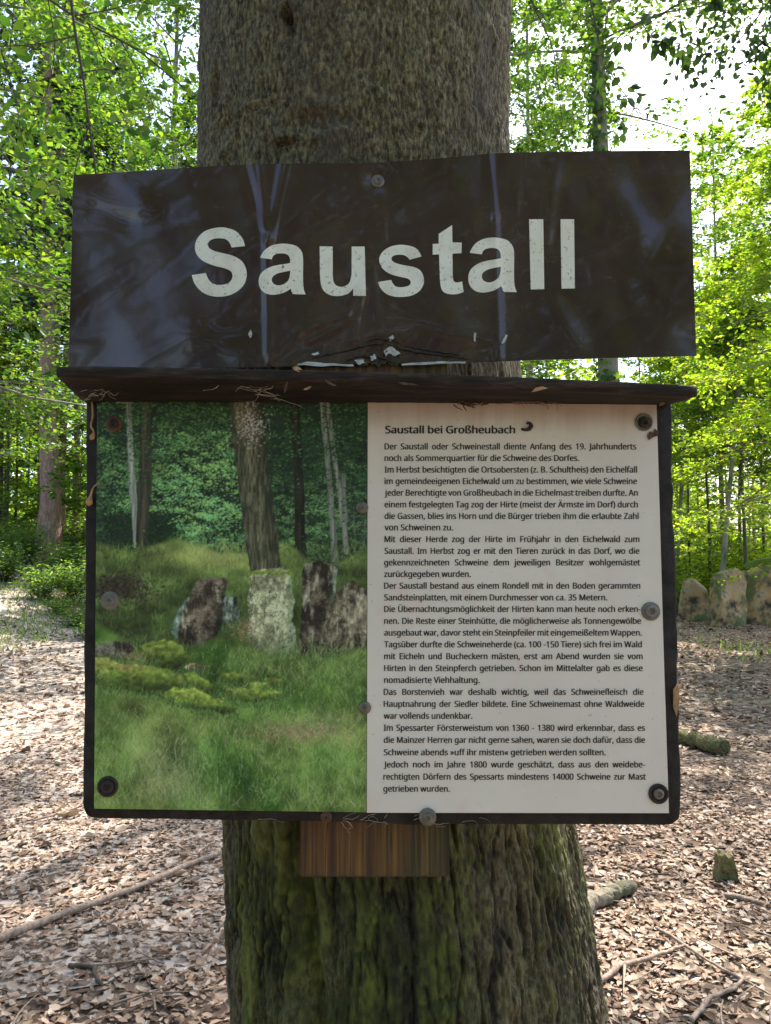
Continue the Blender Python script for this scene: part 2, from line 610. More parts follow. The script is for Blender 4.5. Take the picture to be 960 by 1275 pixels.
def G(px, py):
    """where the ray through a photo pixel meets the ground"""
    lo, hi = .5, 90.0
    prev = lo
    for Y in np.linspace(lo, hi, 1500):
        p = P(px, py, Y)
        if p.z <= float(ground_z(p.x, p.y)):
            return Vector((p.x, p.y, float(ground_z(p.x, p.y))))
    p = P(px, py, hi)
    return Vector((p.x, p.y, float(ground_z(p.x, p.y))))


rr = np.concatenate([np.linspace(0, 12, 70), 12 * (130 / 12) ** np.linspace(.02, 1, 90)])
aa = np.linspace(0, 2 * math.pi, 241)[:-1]
gx = rr[:, None] * np.sin(aa)
gy = rr[:, None] * np.cos(aa)
gv = np.stack([gx, gy, ground_z(gx, gy)], -1).reshape(-1, 3)
ii = np.arange(len(rr) * 240).reshape(len(rr), 240)
gf = np.stack([ii[1:], np.roll(ii[1:], -1, 1), np.roll(ii[:-1], -1, 1), ii[:-1]], -1).reshape(-1, 4)
tag(link('ground', mesh_np('ground', gv, gf, M['floor'], True)), kind='structure')

# worn path running off to the left
pc = np.array([(-1.0, 3.0), (-2.3, 6.5), (-4.3, 10.5), (-7.2, 15.5), (-11.5, 21), (-18, 27)])
tt = np.linspace(0, 5, 60)
pxy = np.stack([np.interp(tt, range(6), pc[:, 0]), np.interp(tt, range(6), pc[:, 1])], -1)
tg = np.gradient(pxy, axis=0)
tg /= np.linalg.norm(tg, axis=1, keepdims=True)
nrm = np.stack([tg[:, 1], -tg[:, 0]], -1)
offs = np.linspace(-1, 1, 13)
wid = 1.0 + .12 * np.sin(tt * 7) + .1 * RNG.random(60)
pv = pxy[:, None] + nrm[:, None] * (offs[None, :] * wid[:, None])[..., None]
pz = ground_z(pv[..., 0], pv[..., 1]) + .006
pidx = np.arange(60 * 13).reshape(60, 13)
pf = np.stack([pidx[:-1, :-1], pidx[:-1, 1:], pidx[1:, 1:], pidx[1:, :-1]], -1).reshape(-1, 4)
tag(link('path', mesh_np('path', np.concatenate([pv, pz[..., None]], -1), pf[:, ::-1], M['path'], True)), kind='structure')

# ------------------------------------------------------------------ the tree that carries the signs
tab = np.array([(-1500, 300, 590), (-200, 250, 641), (0, 247, 637), (100, 247, 634), (200, 247, 630), (330, 246, 634), (460, 247, 641), (700, 262, 676), (1030, 274, 722),
                (1150, 279, 742), (1275, 287, 758), (1500, 285, 800), (1900, 235, 905), (2170, 150, 1010)], float)
FRONT = 0.868
sil = []
for py, l, r in tab:
    al, ar = math.atan((l - 480) / F), math.atan((r - 480) / F)
    half, mid = (ar - al) / 2, (ar + al) / 2
    rad = FRONT * math.sin(half) / (1 - math.sin(half))
    Yc = FRONT + rad
    p = P(480, py, Yc)
    sil.append((p.z, math.tan(mid) * Yc, Yc, rad))
sil = np.array(sorted(sil))
zs = np.concatenate([np.linspace(-.12, .90, 60), np.linspace(.91, 1.31, 250), np.linspace(1.32, 1.74, 40), np.linspace(1.745, 1.80, 24), np.linspace(1.81, 2.02, 20), np.linspace(2.03, 2.55, 260), np.linspace(2.57, 4.6, 50), np.linspace(4.8, 13, 50)])


def sil_at(z, k):
    return np.interp(z, sil[:, 0], sil[:, k])


zt = np.minimum(zs, sil[-1, 0])
cxz, cyz, rz = sil_at(zt, 1), sil_at(zt, 2), sil_at(zt, 3)
up = np.clip(zs - sil[-1, 0], 0, None)
rz = rz * (1 - .055 * up)
cxz = cxz - .012 * up
nfr, nbk = 560, 60
ang = np.concatenate([np.linspace(-1.9, 1.9, nfr), np.linspace(1.9, 2 * math.pi - 1.9, nbk + 2)[1:-1]])   # 0 faces the camera (-Y)
na = len(ang)
nz = len(zs)
Az, Zz = np.meshgrid(ang, zs)
arc = Az * .22


def lookup(raster, u, v, su, sv):
    h, w = raster.shape
    x = (u / su) % 1 * (w - 1)
    y = (v / sv) % 1 * (h - 1)
    xi, yi = x.astype(int), y.astype(int)
    x1, y1 = np.minimum(xi + 1, w - 1), np.minimum(yi + 1, h - 1)
    fx, fy = x - xi, y - yi
    return (raster[yi, xi] * (1 - fx) + raster[yi, x1] * fx) * (1 - fy) + (raster[y1, xi] * (1 - fx) + raster[y1, x1] * fx) * fy


brng = np.random.default_rng(5)
SZ = (1400, 1400)       # covers 1.4 m of arc x 1.4 m height : 1 px = 1 mm
warp = fbm2(SZ, (60, 40), brng, 4) - .5
yy, xx = np.mgrid[0:1400, 0:1400]


def ridged(cell, octv=3):
    n = fbm2(SZ, cell, brng, octv, .5)
    return 1 - np.abs(n - .5) * 4


ry1 = ridged((16, 6), 3)
ry2 = ridged((95, 11), 4)
fur1 = np.exp(-((fbm2(SZ, (300, 34), brng, 5, .55) - .5) / .022) ** 2)
fur2 = np.exp(-((fbm2(SZ, (120, 15), brng, 4, .55) - .5) / .030) ** 2)
plate = fbm2(SZ, (240, 26), brng, 4, .55) - .5
med = fbm2(SZ, (28, 22), brng, 4)
blk = value_noise2(SZ, (7, 3.5), brng)
uu, vv = (arc + .7), (Zz - 1.52)
uu = uu + .01 * np.sin(Zz * 9 + arc * 4)
r1 = lookup(ry1, uu, vv, 1.4, 1.4)
r2 = lookup(ry2, uu, vv, 1.4, 1.4)
f1_ = lookup(fur1, uu, vv, 1.4, 1.4)
f2_ = lookup(fur2, uu, vv, 1.4, 1.4)
plt = lookup(plate, uu, vv, 1.4, 1.4)
md = lookup(med, uu, vv, 1.4, 1.4)
bk = lookup(blk, uu, vv, 1.4, 1.4)
lowm = 1 - sstep(Zz, 1.35, 1.8)
disp = .0010 * r1 + .0011 * (bk - .5) * 2 + (.0012 + .0010 * lowm) * r2 + lowm * (.013 * plt - .0062 * f1_ - .0036 * f2_) - .0015 * (1 - lowm) * f2_ + .010 * (md - .5)
ridge = np.clip(.56 + .14 * (r1 - .2) + .45 * (bk - .5) + .08 * (r2 - .2) + lowm * (1.1 * plt - .42 * f1_ - .26 * f2_) - .10 * (1 - lowm) * f2_, 0, 1)
# a furrow that parts the left lobe from the middle of the butt, and two soft ribs
gx0 = -.50 - .10 * (Zz - 1.25)
disp = disp - .022 * lowm * np.exp(-((Az - gx0) / .05) ** 2) + .012 * lowm * np.exp(-((Az - gx0 + .20) / .14) ** 2)
disp = disp + .010 * lowm * np.exp(-((Az - .85) / .2) ** 2) + .006 * np.sin(Az * 5 + .6) * lowm


# knot hole, old scars on the upper stem
def pit(px, py, w, h, depth, rim=.3):
    p = P(px, py, FRONT + .02)
    k = np.argmin(np.abs(sil[:, 0] - p.z))
    cx_, cy_, r_ = [float(np.interp(p.z, sil[:, 0], sil[:, i])) for i in (1, 2, 3)]
    a0 = math.asin(max(-1, min(1, (p.x - cx_) / r_)))
    d2 = ((Az - a0) * r_ / w) ** 2 + ((Zz - p.z) / h) ** 2
    return -depth * np.exp(-d2) + depth * rim * np.exp(-(np.sqrt(d2) - 1.6) ** 2 * 4)


disp = disp + pit(363, 32, .006, .010, .016) + pit(368, 46, .003, .009, .012, .1) + pit(262, 85, .008, .03, .010) + pit(275, 190, .012, .015, .010)
disp = disp + pit(395, 165, .03, .012, .006, .5) + pit(520, 165, .004, .004, .006) + pit(362, 187, .02, .004, .008) + pit(305, 133, .05, .004, .004)
flare = np.clip(.35 - Zz, 0, .5) / .35
disp = disp + .10 * flare ** 2 * (1 + .6 * np.cos(Az * 5 + 1.0))
RR = rz[:, None] + .0065 - .0205 * lowm + disp
tv = np.stack([cxz[:, None] + RR * np.sin(Az), cyz[:, None] - RR * np.cos(Az), np.broadcast_to(Zz, RR.shape)], -1).reshape(-1, 3)
ti = np.arange(na * nz).reshape(nz, na)
tf = np.stack([ti[:-1], np.roll(ti[:-1], -1, 1), np.roll(ti[1:], -1, 1), ti[1:]], -1).reshape(-1, 4)
host = empty('forest_tree', (float(cxz[0]), float(cyz[0]), 0))
tag(host, 'thick mossy trunk that carries both signs', 'tree')
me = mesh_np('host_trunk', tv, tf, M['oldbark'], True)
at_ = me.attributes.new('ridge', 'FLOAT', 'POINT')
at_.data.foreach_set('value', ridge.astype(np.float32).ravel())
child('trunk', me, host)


# ------------------------------------------------------------------ crowns
def crown(rng, H, cb, Rm, nb, ns, nl, leaf, prof, droop=.25, rise=(-.05, .9), spray=.38, tilt=.45, azr=None, lean=(0, 0)):
    """returns leaf arrays and limb tubes for a crown standing at the origin"""
    t = (np.arange(nb) + rng.random(nb)) / nb
    z = cb + (H - cb) * t
    Lb = Rm * prof(t) * rng.uniform(.7, 1.15, nb)
    az = np.arange(nb) * 2.39996 + rng.normal(0, .35, nb)
    if azr is not None:
        az = rng.uniform(azr[0], azr[1], nb)
    el = rise[0] + (rise[1] - rise[0]) * t + rng.normal(0, .12, nb)
    d = np.stack([np.cos(el) * np.cos(az), np.cos(el) * np.sin(az), np.sin(el)], -1)
    base = np.stack([lean[0] * z, lean[1] * z, z], -1)

    def along(s):
        p = base[:, None] + d[:, None] * (Lb[:, None] * s)[..., None]
        p[..., 2] -= droop * Lb[:, None] * s ** 2
        return p
    s = rng.uniform(.22, 1.0, (nb, ns))
    c = along(s)
    a2 = az[:, None] + rng.choice([-1, 1], (nb, ns)) * rng.uniform(.3, 1.35, (nb, ns))
    sl = (Lb[:, None] * spray * (1.15 - .75 * s) + .25) * rng.uniform(.6, 1.2, (nb, ns))
    e2 = rng.normal(-.12, .22, (nb, ns))
    sd = np.stack([np.cos(e2) * np.cos(a2), np.cos(e2) * np.sin(a2), np.sin(e2)], -1)
    w = rng.random((nb, ns, nl)) ** .8
    side = rng.choice([-1.0, 1.0], (nb, ns, nl))
    lat = np.cross(sd, np.array([0, 0, 1.0]))
    off = side * rng.uniform(.2, 1.0, (nb, ns, nl)) * (sl[..., None] * .35 * (1.1 - w))
    pos = c[:, :, None] + sd[:, :, None] * (sl[..., None] * w)[..., None] + lat[:, :, None] * off[..., None]
    pos[..., 2] += rng.normal(0, .035 + .05 * leaf, pos.shape[:3]) - .10 * sl[..., None] * w ** 2
    ax = sd[:, :, None] * .7 + lat[:, :, None] * side[..., None] * .8
    ax = ax + rng.normal(0, .25, ax.shape)
    nm = np.array([0, 0, 1.0]) + rng.normal(0, tilt, ax.shape)
    sz = leaf * rng.uniform(.7, 1.25, pos.shape[:3])
    # limbs
    sp = np.linspace(0, 1, 6)
    lp = along(np.broadcast_to(sp, (nb, 6)))
    lp += rng.normal(0, .02, lp.shape) * Lb[:, None, None] * sp[None, :, None]
    lr = np.broadcast_to((.0065 * Lb[:, None] + .004) * (1.05 - sp[None, :]), (nb, 6))
    ssp = np.linspace(0, 1, 3)
    spt = (c[:, :, None] + sd[:, :, None] * (sl[..., None] * ssp)[..., None]).reshape(-1, 3, 3)
    spt[:, 2, 2] -= .1 * sl.reshape(-1)
    spr = np.broadcast_to((.0025 + .0012 * sl.reshape(-1, 1)) * (1.1 - ssp[None]), (nb * ns, 3))
    return pos.reshape(-1, 3), ax.reshape(-1, 3), nm.reshape(-1, 3), sz.reshape(-1), (lp, lr, spt, spr)


def stem(rng, H, r0, r1, wob=.05, lean=(0, 0), sides=10, k=14):
    z = np.linspace(-.15, H, k)
    p = np.stack([lean[0] * z + np.cumsum(rng.normal(0, wob * .3, k)), lean[1] * z + np.cumsum(rng.normal(0, wob * .3, k)), z], -1)
    p[:2, :2] = p[0, :2] * 0
    p[:, :2] -= p[1, :2]
    t = np.clip(z / H, 0, 1)
    r = r0 + (r1 - r0) * t ** .85 + r0 * .45 * np.exp(-np.clip(z, 0, None) / (.25 + r0))
    return p[None], r[None], sides


def build_tree(name, rng, bark, leafm, H, r0, cb, Rm, nb, ns, nl, leaf, prof, detail=False, wob=.05, lean=(0, 0), stub=False, **kw):
    root = empty(name, (0, 0, 0))
    p, r, sides = stem(rng, H, r0, .02, wob, lean)
    V, Fq = tubes(p, r, sides)
    pos, ax, nm, sz, (lp, lr, spt, spr) = crown(rng, H * .97, cb, Rm, nb, ns, nl, leaf, prof, lean=lean, **kw)
    # limb roots follow the stem
    sx_, sy_ = np.interp(lp[:, 0, 2], p[0, :, 2], p[0, :, 0]), np.interp(lp[:, 0, 2], p[0, :, 2], p[0, :, 1])
    sh = np.stack([sx_ - lp[:, 0, 0], sy_ - lp[:, 0, 1], sx_ * 0], -1)
    lp = lp + sh[:, None]
    spt = spt + np.repeat(sh, ns, 0)[:, None]
    pos = pos + np.repeat(sh, ns * nl, 0)
    V2, F2 = tubes(lp, lr, 5)
    V3, F3 = tubes(spt, spr, 3)
    Vt, Ft = join([(V, Fq)])
    link('trunk', mesh_np(name + '_trunk', Vt, Ft, bark, True), root)
    Vl, Fl = join([(V2, F2), (V3, F3)])
    link('limbs', mesh_np(name + '_limbs', Vl, Fl, bark, True), root)
    LV, LF = leaf_mesh(pos, ax, nm, sz, sz * .62, .15, detail, rng)
    link('crown', mesh_np(name + '_crown', LV, LF, leafm), root)
    return root


dome = lambda t: np.sqrt(np.clip(1 - (2 * t - .75) ** 2 * .55, .05, 1)) * (1.02 - .35 * t)
cone = lambda t: (1 - t) ** .75 * .9 + .12
tall = lambda t: np.sin(np.clip(t * .9 + .12, 0, 1) * math.pi) ** .6

# the crown of the host tree, high over the photographer's head
rng = np.random.default_rng(21)
pos, ax, nm, sz, (lp, lr, spt, spr) = crown(rng, 14.5, 6.6, 5.4, 50, 24, 24, .125, dome, droop=.12, rise=(.05, .8))
sh = np.array([np.interp(4.6, zs, cxz), np.interp(4.6, zs, cyz), 0])
LV, LF = leaf_mesh(pos + sh, ax, nm, sz, sz * .62, .15, False, rng)
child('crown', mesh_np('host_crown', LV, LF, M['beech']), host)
V2, F2 = join([tubes(lp + sh, lr * 1.5, 6), tubes(spt + sh, spr, 3)])
child('limbs', mesh_np('host_limbs', V2, F2, M['bark_beech'], True), host)


def put(root, px=None, Y=None, x=None, rz=0, sc=1.0, label=None, group=None, cat='tree'):
    if x is None:
        x = (px - 480) / F * Y
    root.location = (x, Y, float(ground_z(x, Y)) - .03)
    root.rotation_euler = (0, 0, rz)
    root.scale = (sc, sc, sc)
    tag(root, label, cat, group)
    return root


# --- trees with a place of their own in the picture
rng = np.random.default_rng(31)
pineA = build_tree('pine_tree', rng, M['bark_pine'], M['pine'], 26, .34, 14.5, 3.2, 44, 16, 26, .17, dome, wob=.10, lean=(-.030, .0), tilt=.8, droop=.25)
put(pineA, 62, 24, label='tall reddish pine trunk leaning left beside the path', rz=0)
pineB = build_tree('pine_tree', rng, M['bark_pine'], M['pine'], 23, .17, 13, 2.6, 34, 14, 22, .17, dome, wob=.06, tilt=.8)
put(pineB, 76, 30, label='slimmer straight pine just behind the leaning pine')
dk = build_tree('spruce_tree', rng, M['bark_dark'], M['pine'], 17, .13, 5.0, 2.2, 50, 12, 18, .15, cone, wob=.05, tilt=.8, rise=(-.1, .3))
put(dk, -2, 29, label='dark thin conifer at the left edge of the picture')
ivy = build_tree('ivy_clad_tree', rng, M['bark_beech'], M['beech'], 20, .225, 9.0, 3.2, 44, 20, 20, .11, dome, wob=.06, lean=(-.012, 0), rise=(.1, .8))
put(ivy, 765, 12.5, label='straight grey tree with ivy climbing its trunk above the name sign')
# ivy on that trunk (its own leaves, part of the same tree)
n = 1500
zi = rng.uniform(2.5, 13, n)
ai = rng.normal(3.9, 1.15, n)
tr = [c for c in ivy.children if c.name.startswith('trunk')][0]
co = np.empty(len(tr.data.vertices) * 3, np.float32)
tr.data.vertices.foreach_get('co', co)
co = co.reshape(-1, 10, 3).mean(1)
xi, yi = np.interp(zi, co[:, 2], co[:, 0]), np.interp(zi, co[:, 2], co[:, 1])
ri = .225 * (1 - zi / 20) + .03 + np.abs(rng.normal(0, .05, n))
pi_ = np.stack([xi + ri * np.cos(ai), yi + ri * np.sin(ai), zi], -1)
nmi = np.stack([np.cos(ai), np.sin(ai), .4 + 0 * ai], -1) + rng.normal(0, .35, (n, 3))
axi = np.stack([-np.sin(ai) * .5, np.cos(ai) * .5, -1 + 0 * ai], -1) + rng.normal(0, .5, (n, 3))
LV, LF = leaf_mesh(pi_, axi, nmi, rng.uniform(.07, .13, n), .09, .15, True, rng)
link('ivy', mesh_np('ivy_leaves', LV, LF, M['beech']), ivy)

sunA = build_tree('young_beech_tree', rng, M['bark_beech'], M['sunny'], 12.0, .095, 2.9, 3.1, 80, 20, 22, .095, cone, wob=.05, tilt=.7, rise=(-.15, .5))
put(sunA, 1040, 13.5, label='sunlit yellow-green young beech filling the right edge')
sunB = build_tree('young_beech_tree', rng, M['bark_beech'], M['sunny'], 10.5, .085, 4.6, 2.6, 60, 18, 20, .095, cone, wob=.07, tilt=.7, lean=(.09, 0), rise=(-.05, .5))
put(sunB, 893, 21.0, label='pale slanting young beech behind the standing stones')
sunC = copy_tree(sunB)
put(sunC, 838, 24.0, rz=.4, sc=1.0, label='slim pale young beech close beside the right edge of the board')
sunD = build_tree('young_beech_tree', rng, M['bark_dark'], M['beech'], 9, .06, 4.4, 2.4, 46, 18, 20, .10, cone, wob=.04, rise=(-.1, .5))
put(sunD, 928, 21.5, label='thin dark young tree rising behind the rightmost standing stone')
sunE = build_tree('bushy_beech_tree', rng, M['bark_beech'], M['sunny'], 14.5, .09, 1.6, 3.0, 100, 12, 13, .12, cone, wob=.05, tilt=.7, rise=(-.15, .45))
put(sunE, 900, 27.0, sc=1.2, label='bushy bright beech filling the gap between the pale slanting trunk and the dark thin one')
sunF = copy_tree(sunE)
put(sunF, 985, 24.5, rz=2.0, sc=1.3, label='bushy bright beech behind the tall mossy stone at the right edge')
sunG = copy_tree(sunE)
put(sunG, 835, 29.0, rz=4.0, sc=1.0, label='bushy bright beech showing just right of the board')
lf = build_tree('beech_tree', rng, M['bark_beech'], M['beech'], 14, .14, 3.8, 4.0, 60, 24, 24, .085, dome, wob=.06, rise=(-.15, .7))
put(lf, -150, 9.0, label='beech leaning its leafy boughs in from the upper left')
lf2 = build_tree('beech_tree', rng, M['bark_beech'], M['beech'], 15, .13, 4.2, 3.6, 56, 22, 22, .09, dome, wob=.06, rise=(-.1, .7))
put(lf2, 215, 15.0, label='leafy beech showing between the thick trunk and the leaning pine')
rt = build_tree('beech_tree', rng, M['bark_beech'], M['beech'], 14, .15, 6.5, 4.4, 56, 24, 24, .085, dome, wob=.06, rise=(-.1, .7))
put(rt, 1290, 10.5, label='beech standing just outside the right edge, its dark boughs high in the corner')
mid = build_tree('beech_tree', rng, M['bark_beech'], M['beech'], 15, .12, 4.0, 2.9, 60, 22, 22, .09, dome, wob=.05, rise=(-.1, .7))
put(mid, 660, 17.0, label='leafy beech showing between the thick trunk and the ivy-clad tree')

# --- the wood behind: individual trees, copied
kinds = []
kinds.append(build_tree('woodland_tree', rng, M['bark_beech'], M['sunny'], 11, .10, 1.0, 3.4, 56, 12, 11, .16, dome, wob=.08, rise=(-.1, .6)))
kinds.append(build_tree('woodland_tree', rng, M['bark_dark'], M['beech'], 13, .13, 1.8, 3.2, 56, 14, 16, .17, dome, wob=.08, rise=(-.1, .6)))
kinds.append(build_tree('woodland_tree', rng, M['bark_pine'], M['pine'], 19, .17, 9.0, 2.6, 44, 12, 16, .22, dome, wob=.06, tilt=.8))
used = [0, 0, 0]
LB = ['sunlit bright green tree in the distant wood', 'darker green leafy tree in the distant wood', 'bare-stemmed pine in the distant wood']
GP = ['bright trees in the distant wood', 'darker trees in the distant wood', 'pines in the distant wood']
spots = []
pole = build_tree('slender_tree', rng, M['bark_dark'], M['sunny'], 11, .055, 6.2, 1.9, 30, 12, 12, .12, dome, wob=.05, lean=(.012, 0))
for i_, (px_, Y_) in enumerate([(857, 27), (871, 31), (884, 25), (906, 33), (921, 26), (937, 30), (950, 24.5), (968, 28), (846, 34), (20, 31), (33, 35), (97, 36), (110, 29), (8, 27), (690, 30), (800, 26)]):
    o_ = pole if i_ == 0 else copy_tree(pole)
    put(o_, px_, Y_, rz=i_ * 1.1, sc=.85 + .06 * (i_ % 5), label='slender dark-stemmed tree in the thin wood behind the clearing', group='slender trees behind the clearing')
wr = np.random.default_rng(77)
for px in range(-150, 1150, 62):
    for Y in (26, 33, 41, 52):
        x_ = px + wr.uniform(-40, 40)
        y_ = Y + wr.uniform(-3.5, 3.5)
        left = x_ < 330
        if left:
            k = wr.choice([0, 1, 2], p=[.38, .27, .35])
        else:
            k = wr.choice([0, 1, 2], p=[.72, .25, .03])
        if x_ > 770 and Y in (26, 33):
            continue
        if x_ > 700:
            k = 0
        sc = wr.uniform(.8, 1.15)
        if 720 < x_ < 960:
            sc *= .78
        spots.append((x_, y_, int(k), sc, wr.uniform(0, 6.28)))
for x_, y_, k, sc, rz_ in spots:
    o = kinds[k] if used[k] == 0 else copy_tree(kinds[k])
    used[k] += 1
    put(o, x_, y_, rz=rz_, sc=sc, label=LB[k], group=GP[k])

# trees at the photographer's back: they close the wood and show in the gloss of the name sign
for i, (x_, y_, k, sc) in enumerate([(-2.8, -9, 1, 1.0), (2.0, -9, 1, 1.0), (-.4, -13, 1, 1.2), (4.2, -15, 1, 1.2), (-4.6, -15, 1, 1.2), (0, -20, 1, 1.3), (6, -24, 1, 1.3), (-7, -24, 1, 1.3), (-14, -3, 1, 1.1), (14, -4, 1, 1.1), (-7.0, -11.5, 1, 1.1), (-5.2, -7.8, 1, .9)]):
    o = copy_tree(kinds[k])
    put(o, None, y_, x=x_, rz=i * 1.3, sc=sc, label='woodland tree standing out of view behind the photographer', group='trees behind the photographer')

# far-off wood, one mass
n = 60000
a_ = np.where(np.arange(n) < 45000, np.random.default_rng(3).uniform(-R(42), R(42), n), np.random.default_rng(4).uniform(R(42), R(318), n))
r_ = RNG.uniform(58, 75, n)
h_ = RNG.beta(1.1, 1.7, n) * (13 + 6 * np.sin(a_ * 9) + 5 * np.sin(a_ * 23 + 1))
hol = sstep(a_, R(12), R(18)) * (1 - sstep(a_, R(26), R(30)))
h_ = h_ * (1 - .25 * hol)
fx_, fy_ = r_ * np.sin(a_), r_ * np.cos(a_)
fp = np.stack([fx_, fy_, ground_z(fx_, fy_) + h_], -1)
LV, LF = leaf_mesh(fp, RNG.normal(0, 1, (n, 3)), RNG.normal(0, .6, (n, 3)) + [0, 0, 1], RNG.uniform(.35, .8, n), .45, .2, False)
tag(link('distant_wood', mesh_np('distant_wood', LV, LF, M['sunny'])), 'green mass of the far-off wood', 'woodland', kind='stuff')


# --- shrubs and seedlings
def shrub_proto(rng, H, Rm, nst, nl, leaf, mat):
    root = empty('shrub', (0, 0, 0))
    az = rng.uniform(0, 6.28, nst)
    ln = H * rng.uniform(.5, 1.0, nst)
    sp = rng.uniform(.2, 1, nst) * Rm
    t = np.linspace(0, 1, 6)
    path = np.stack([np.cos(az)[:, None] * sp[:, None] * t ** .8, np.sin(az)[:, None] * sp[:, None] * t ** .8, ln[:, None] * (t * 1.15 - .25 * t ** 3)], -1)
    V, Fq = tubes(path, np.broadcast_to(.006 * (1.1 - t), (nst, 6)), 4)
    link('stems', mesh_np('shrub_stems', V, Fq, M['twig']), root)
    w = rng.uniform(.25, 1, (nst, nl))
    wi = w * 5
    i0 = np.minimum(wi.astype(int), 4)
    f = (wi - i0)[..., None]
    ar = np.arange(nst)[:, None]
    pos = path[ar, i0] * (1 - f) + path[ar, i0 + 1] * f + rng.normal(0, .07 * Rm + .02, (nst, nl, 3))
    ax = np.stack([np.cos(az)[:, None] + rng.normal(0, .9, (nst, nl)), np.sin(az)[:, None] + rng.normal(0, .9, (nst, nl)), rng.normal(0, .3, (nst, nl))], -1)
    nm = np.array([0, 0, 1.0]) + rng.normal(0, .35, ax.shape)
    sz = leaf * rng.uniform(.6, 1.3, nst * nl)
    LV, LF = leaf_mesh(pos.reshape(-1, 3), ax.reshape(-1, 3), nm.reshape(-1, 3), sz, sz * .6, .15, True, rng)
    link('leaves', mesh_np('shrub_leaves', LV, LF, mat), root)
    return root


sr = np.random.default_rng(91)
sh1 = shrub_proto(sr, 1.25, .95, 46, 34, .10, M['shrub'])
sh2 = shrub_proto(sr, .8, .9, 40, 30, .09, M['shrub'])
sh3 = shrub_proto(sr, 1.3, .9, 40, 30, .085, M['sunny'])
cnt = {}


def put_shrub(proto, px, Y, sc, label, group=None):
    o = proto if proto.name not in cnt else copy_tree(proto)
    cnt[proto.name] = 1
    return put(o, px, Y, rz=sr.uniform(0, 6), sc=sc, label=label, group=group, cat='shrub')


for px, Y, sc in [(-30, 18.5, .9), (8, 19.5, .9), (52, 18.0, .75), (100, 18.5, .9), (135, 16.5, .95), (35, 22.5, 1.1), (80, 21.0, 1.0), (125, 20.5, 1.1), (-15, 24, 1.2), (165, 18.5, 1.0), (20, 26, 1.3), (95, 25, 1.3), (60, 28, 1.4)]:
    put_shrub(sh1, px, Y, sc, 'bushy green shrub in the undergrowth round the leaning pine', 'shrubs round the leaning pine')
for px, Y, sc in [(96, 16.0, .6), (118, 14.5, .6), (78, 17.0, .55), (140, 15.0, .8)]:
    put_shrub(sh2, px, Y, sc, 'low green shrub at the right-hand edge of the path, next to the board', 'low shrubs at the edge of the path')
for px, Y, sc in [(855, 22, .8), (880, 24.5, .8), (905, 22.0, .7), (845, 26, 1), (935, 26, .9), (960, 23.5, .9), (865, 29, 1.0), (985, 27, 1), (858, 24, 1.7), (900, 25.5, 2.0), (940, 23.5, 1.8), (975, 22.5, 1.9), (835, 22, 1.6), (880, 27.5, 2.2), (925, 28, 2.3)]:
    put_shrub(sh3, px, Y, sc, 'light green sapling in the undergrowth beyond the standing stones', 'saplings beyond the standing stones')


# ------------------------------------------------------------------ standing stones, rocks
def slab_from_outline(name, pts, depth, mat, seed, n=26, rough=.06):
    """pts: outline (x,z) in metres about the base; real slab with thickness, rounded and weathered"""
    rng = np.random.default_rng(seed)
    pts = np.array(pts, float)
    # resample outline
    q = np.vstack([pts, pts[:1]])
    d = np.concatenate([[0], np.cumsum(np.linalg.norm(np.diff(q, axis=0), axis=1))])
    t = np.linspace(0, d[-1], 96, endpoint=False)
    o = np.stack([np.interp(t, d, q[:, 0]), np.interp(t, d, q[:, 1])], -1)
    o = (o + .12 * np.roll(o, 1, 0) + .12 * np.roll(o, -1, 0)) / 1.24
    c = o.mean(0)
    prof = [(0.0, -.5), (.2, -.5), (.4, -.5), (.58, -.5), (.74, -.5), (.86, -.5), (.94, -.49), (.98, -.44), (1.0, -.34), (1.0, -.1), (1.0, .15), (1.0, .38), (.96, .47), (.85, .5), (.6, .5), (.3, .5), (0.0, .5)]
    V = []
    for s, w in prof:
        V.append(np.stack([c[0] + (o[:, 0] - c[0]) * s, np.full(96, w * depth), c[1] + (o[:, 1] - c[1]) * s], -1))
    V = np.concatenate(V)
    for i, p in enumerate(V):
        nv = mnoise.noise_vector(Vector(p * 1.8) + Vector((seed * 7, 0, 0))) + .5 * mnoise.noise_vector(Vector(p * 5) + Vector((seed * 3, 0, 0))) + .25 * mnoise.noise_vector(Vector(p * 13))
        V[i] += np.array(nv) * rough
        rdg = 1 - abs(mnoise.noise(Vector((p[0] * 1.6, p[1], p[2] * 2.2)) + Vector((seed, 0, 0)))) * 2
        V[i][1] += rough * 1.0 * rdg * (1 if p[1] < 0 else -1)
    if rough >= .03:
        ce = V.mean(0)
        for _ in range(9):
            nv = rng.normal(0, 1, 3) * [.8, 1.6, .5]
            nv[2] = abs(nv[2])
            nv /= np.linalg.norm(nv)
            dp = (V - ce) @ nv
            lim = dp.max() * rng.uniform(.86, .97)
            ov = np.clip(dp - lim, 0, None)
            V = V - ov[:, None] * nv * .92
    ix = np.arange(96 * len(prof)).reshape(len(prof), 96)
    Fq = np.stack([ix[:-1], np.roll(ix[:-1], -1, 1), np.roll(ix[1:], -1, 1), ix[1:]], -1).reshape(-1, 4)
    return mesh_np(name, V, Fq, mat, rough < .03)


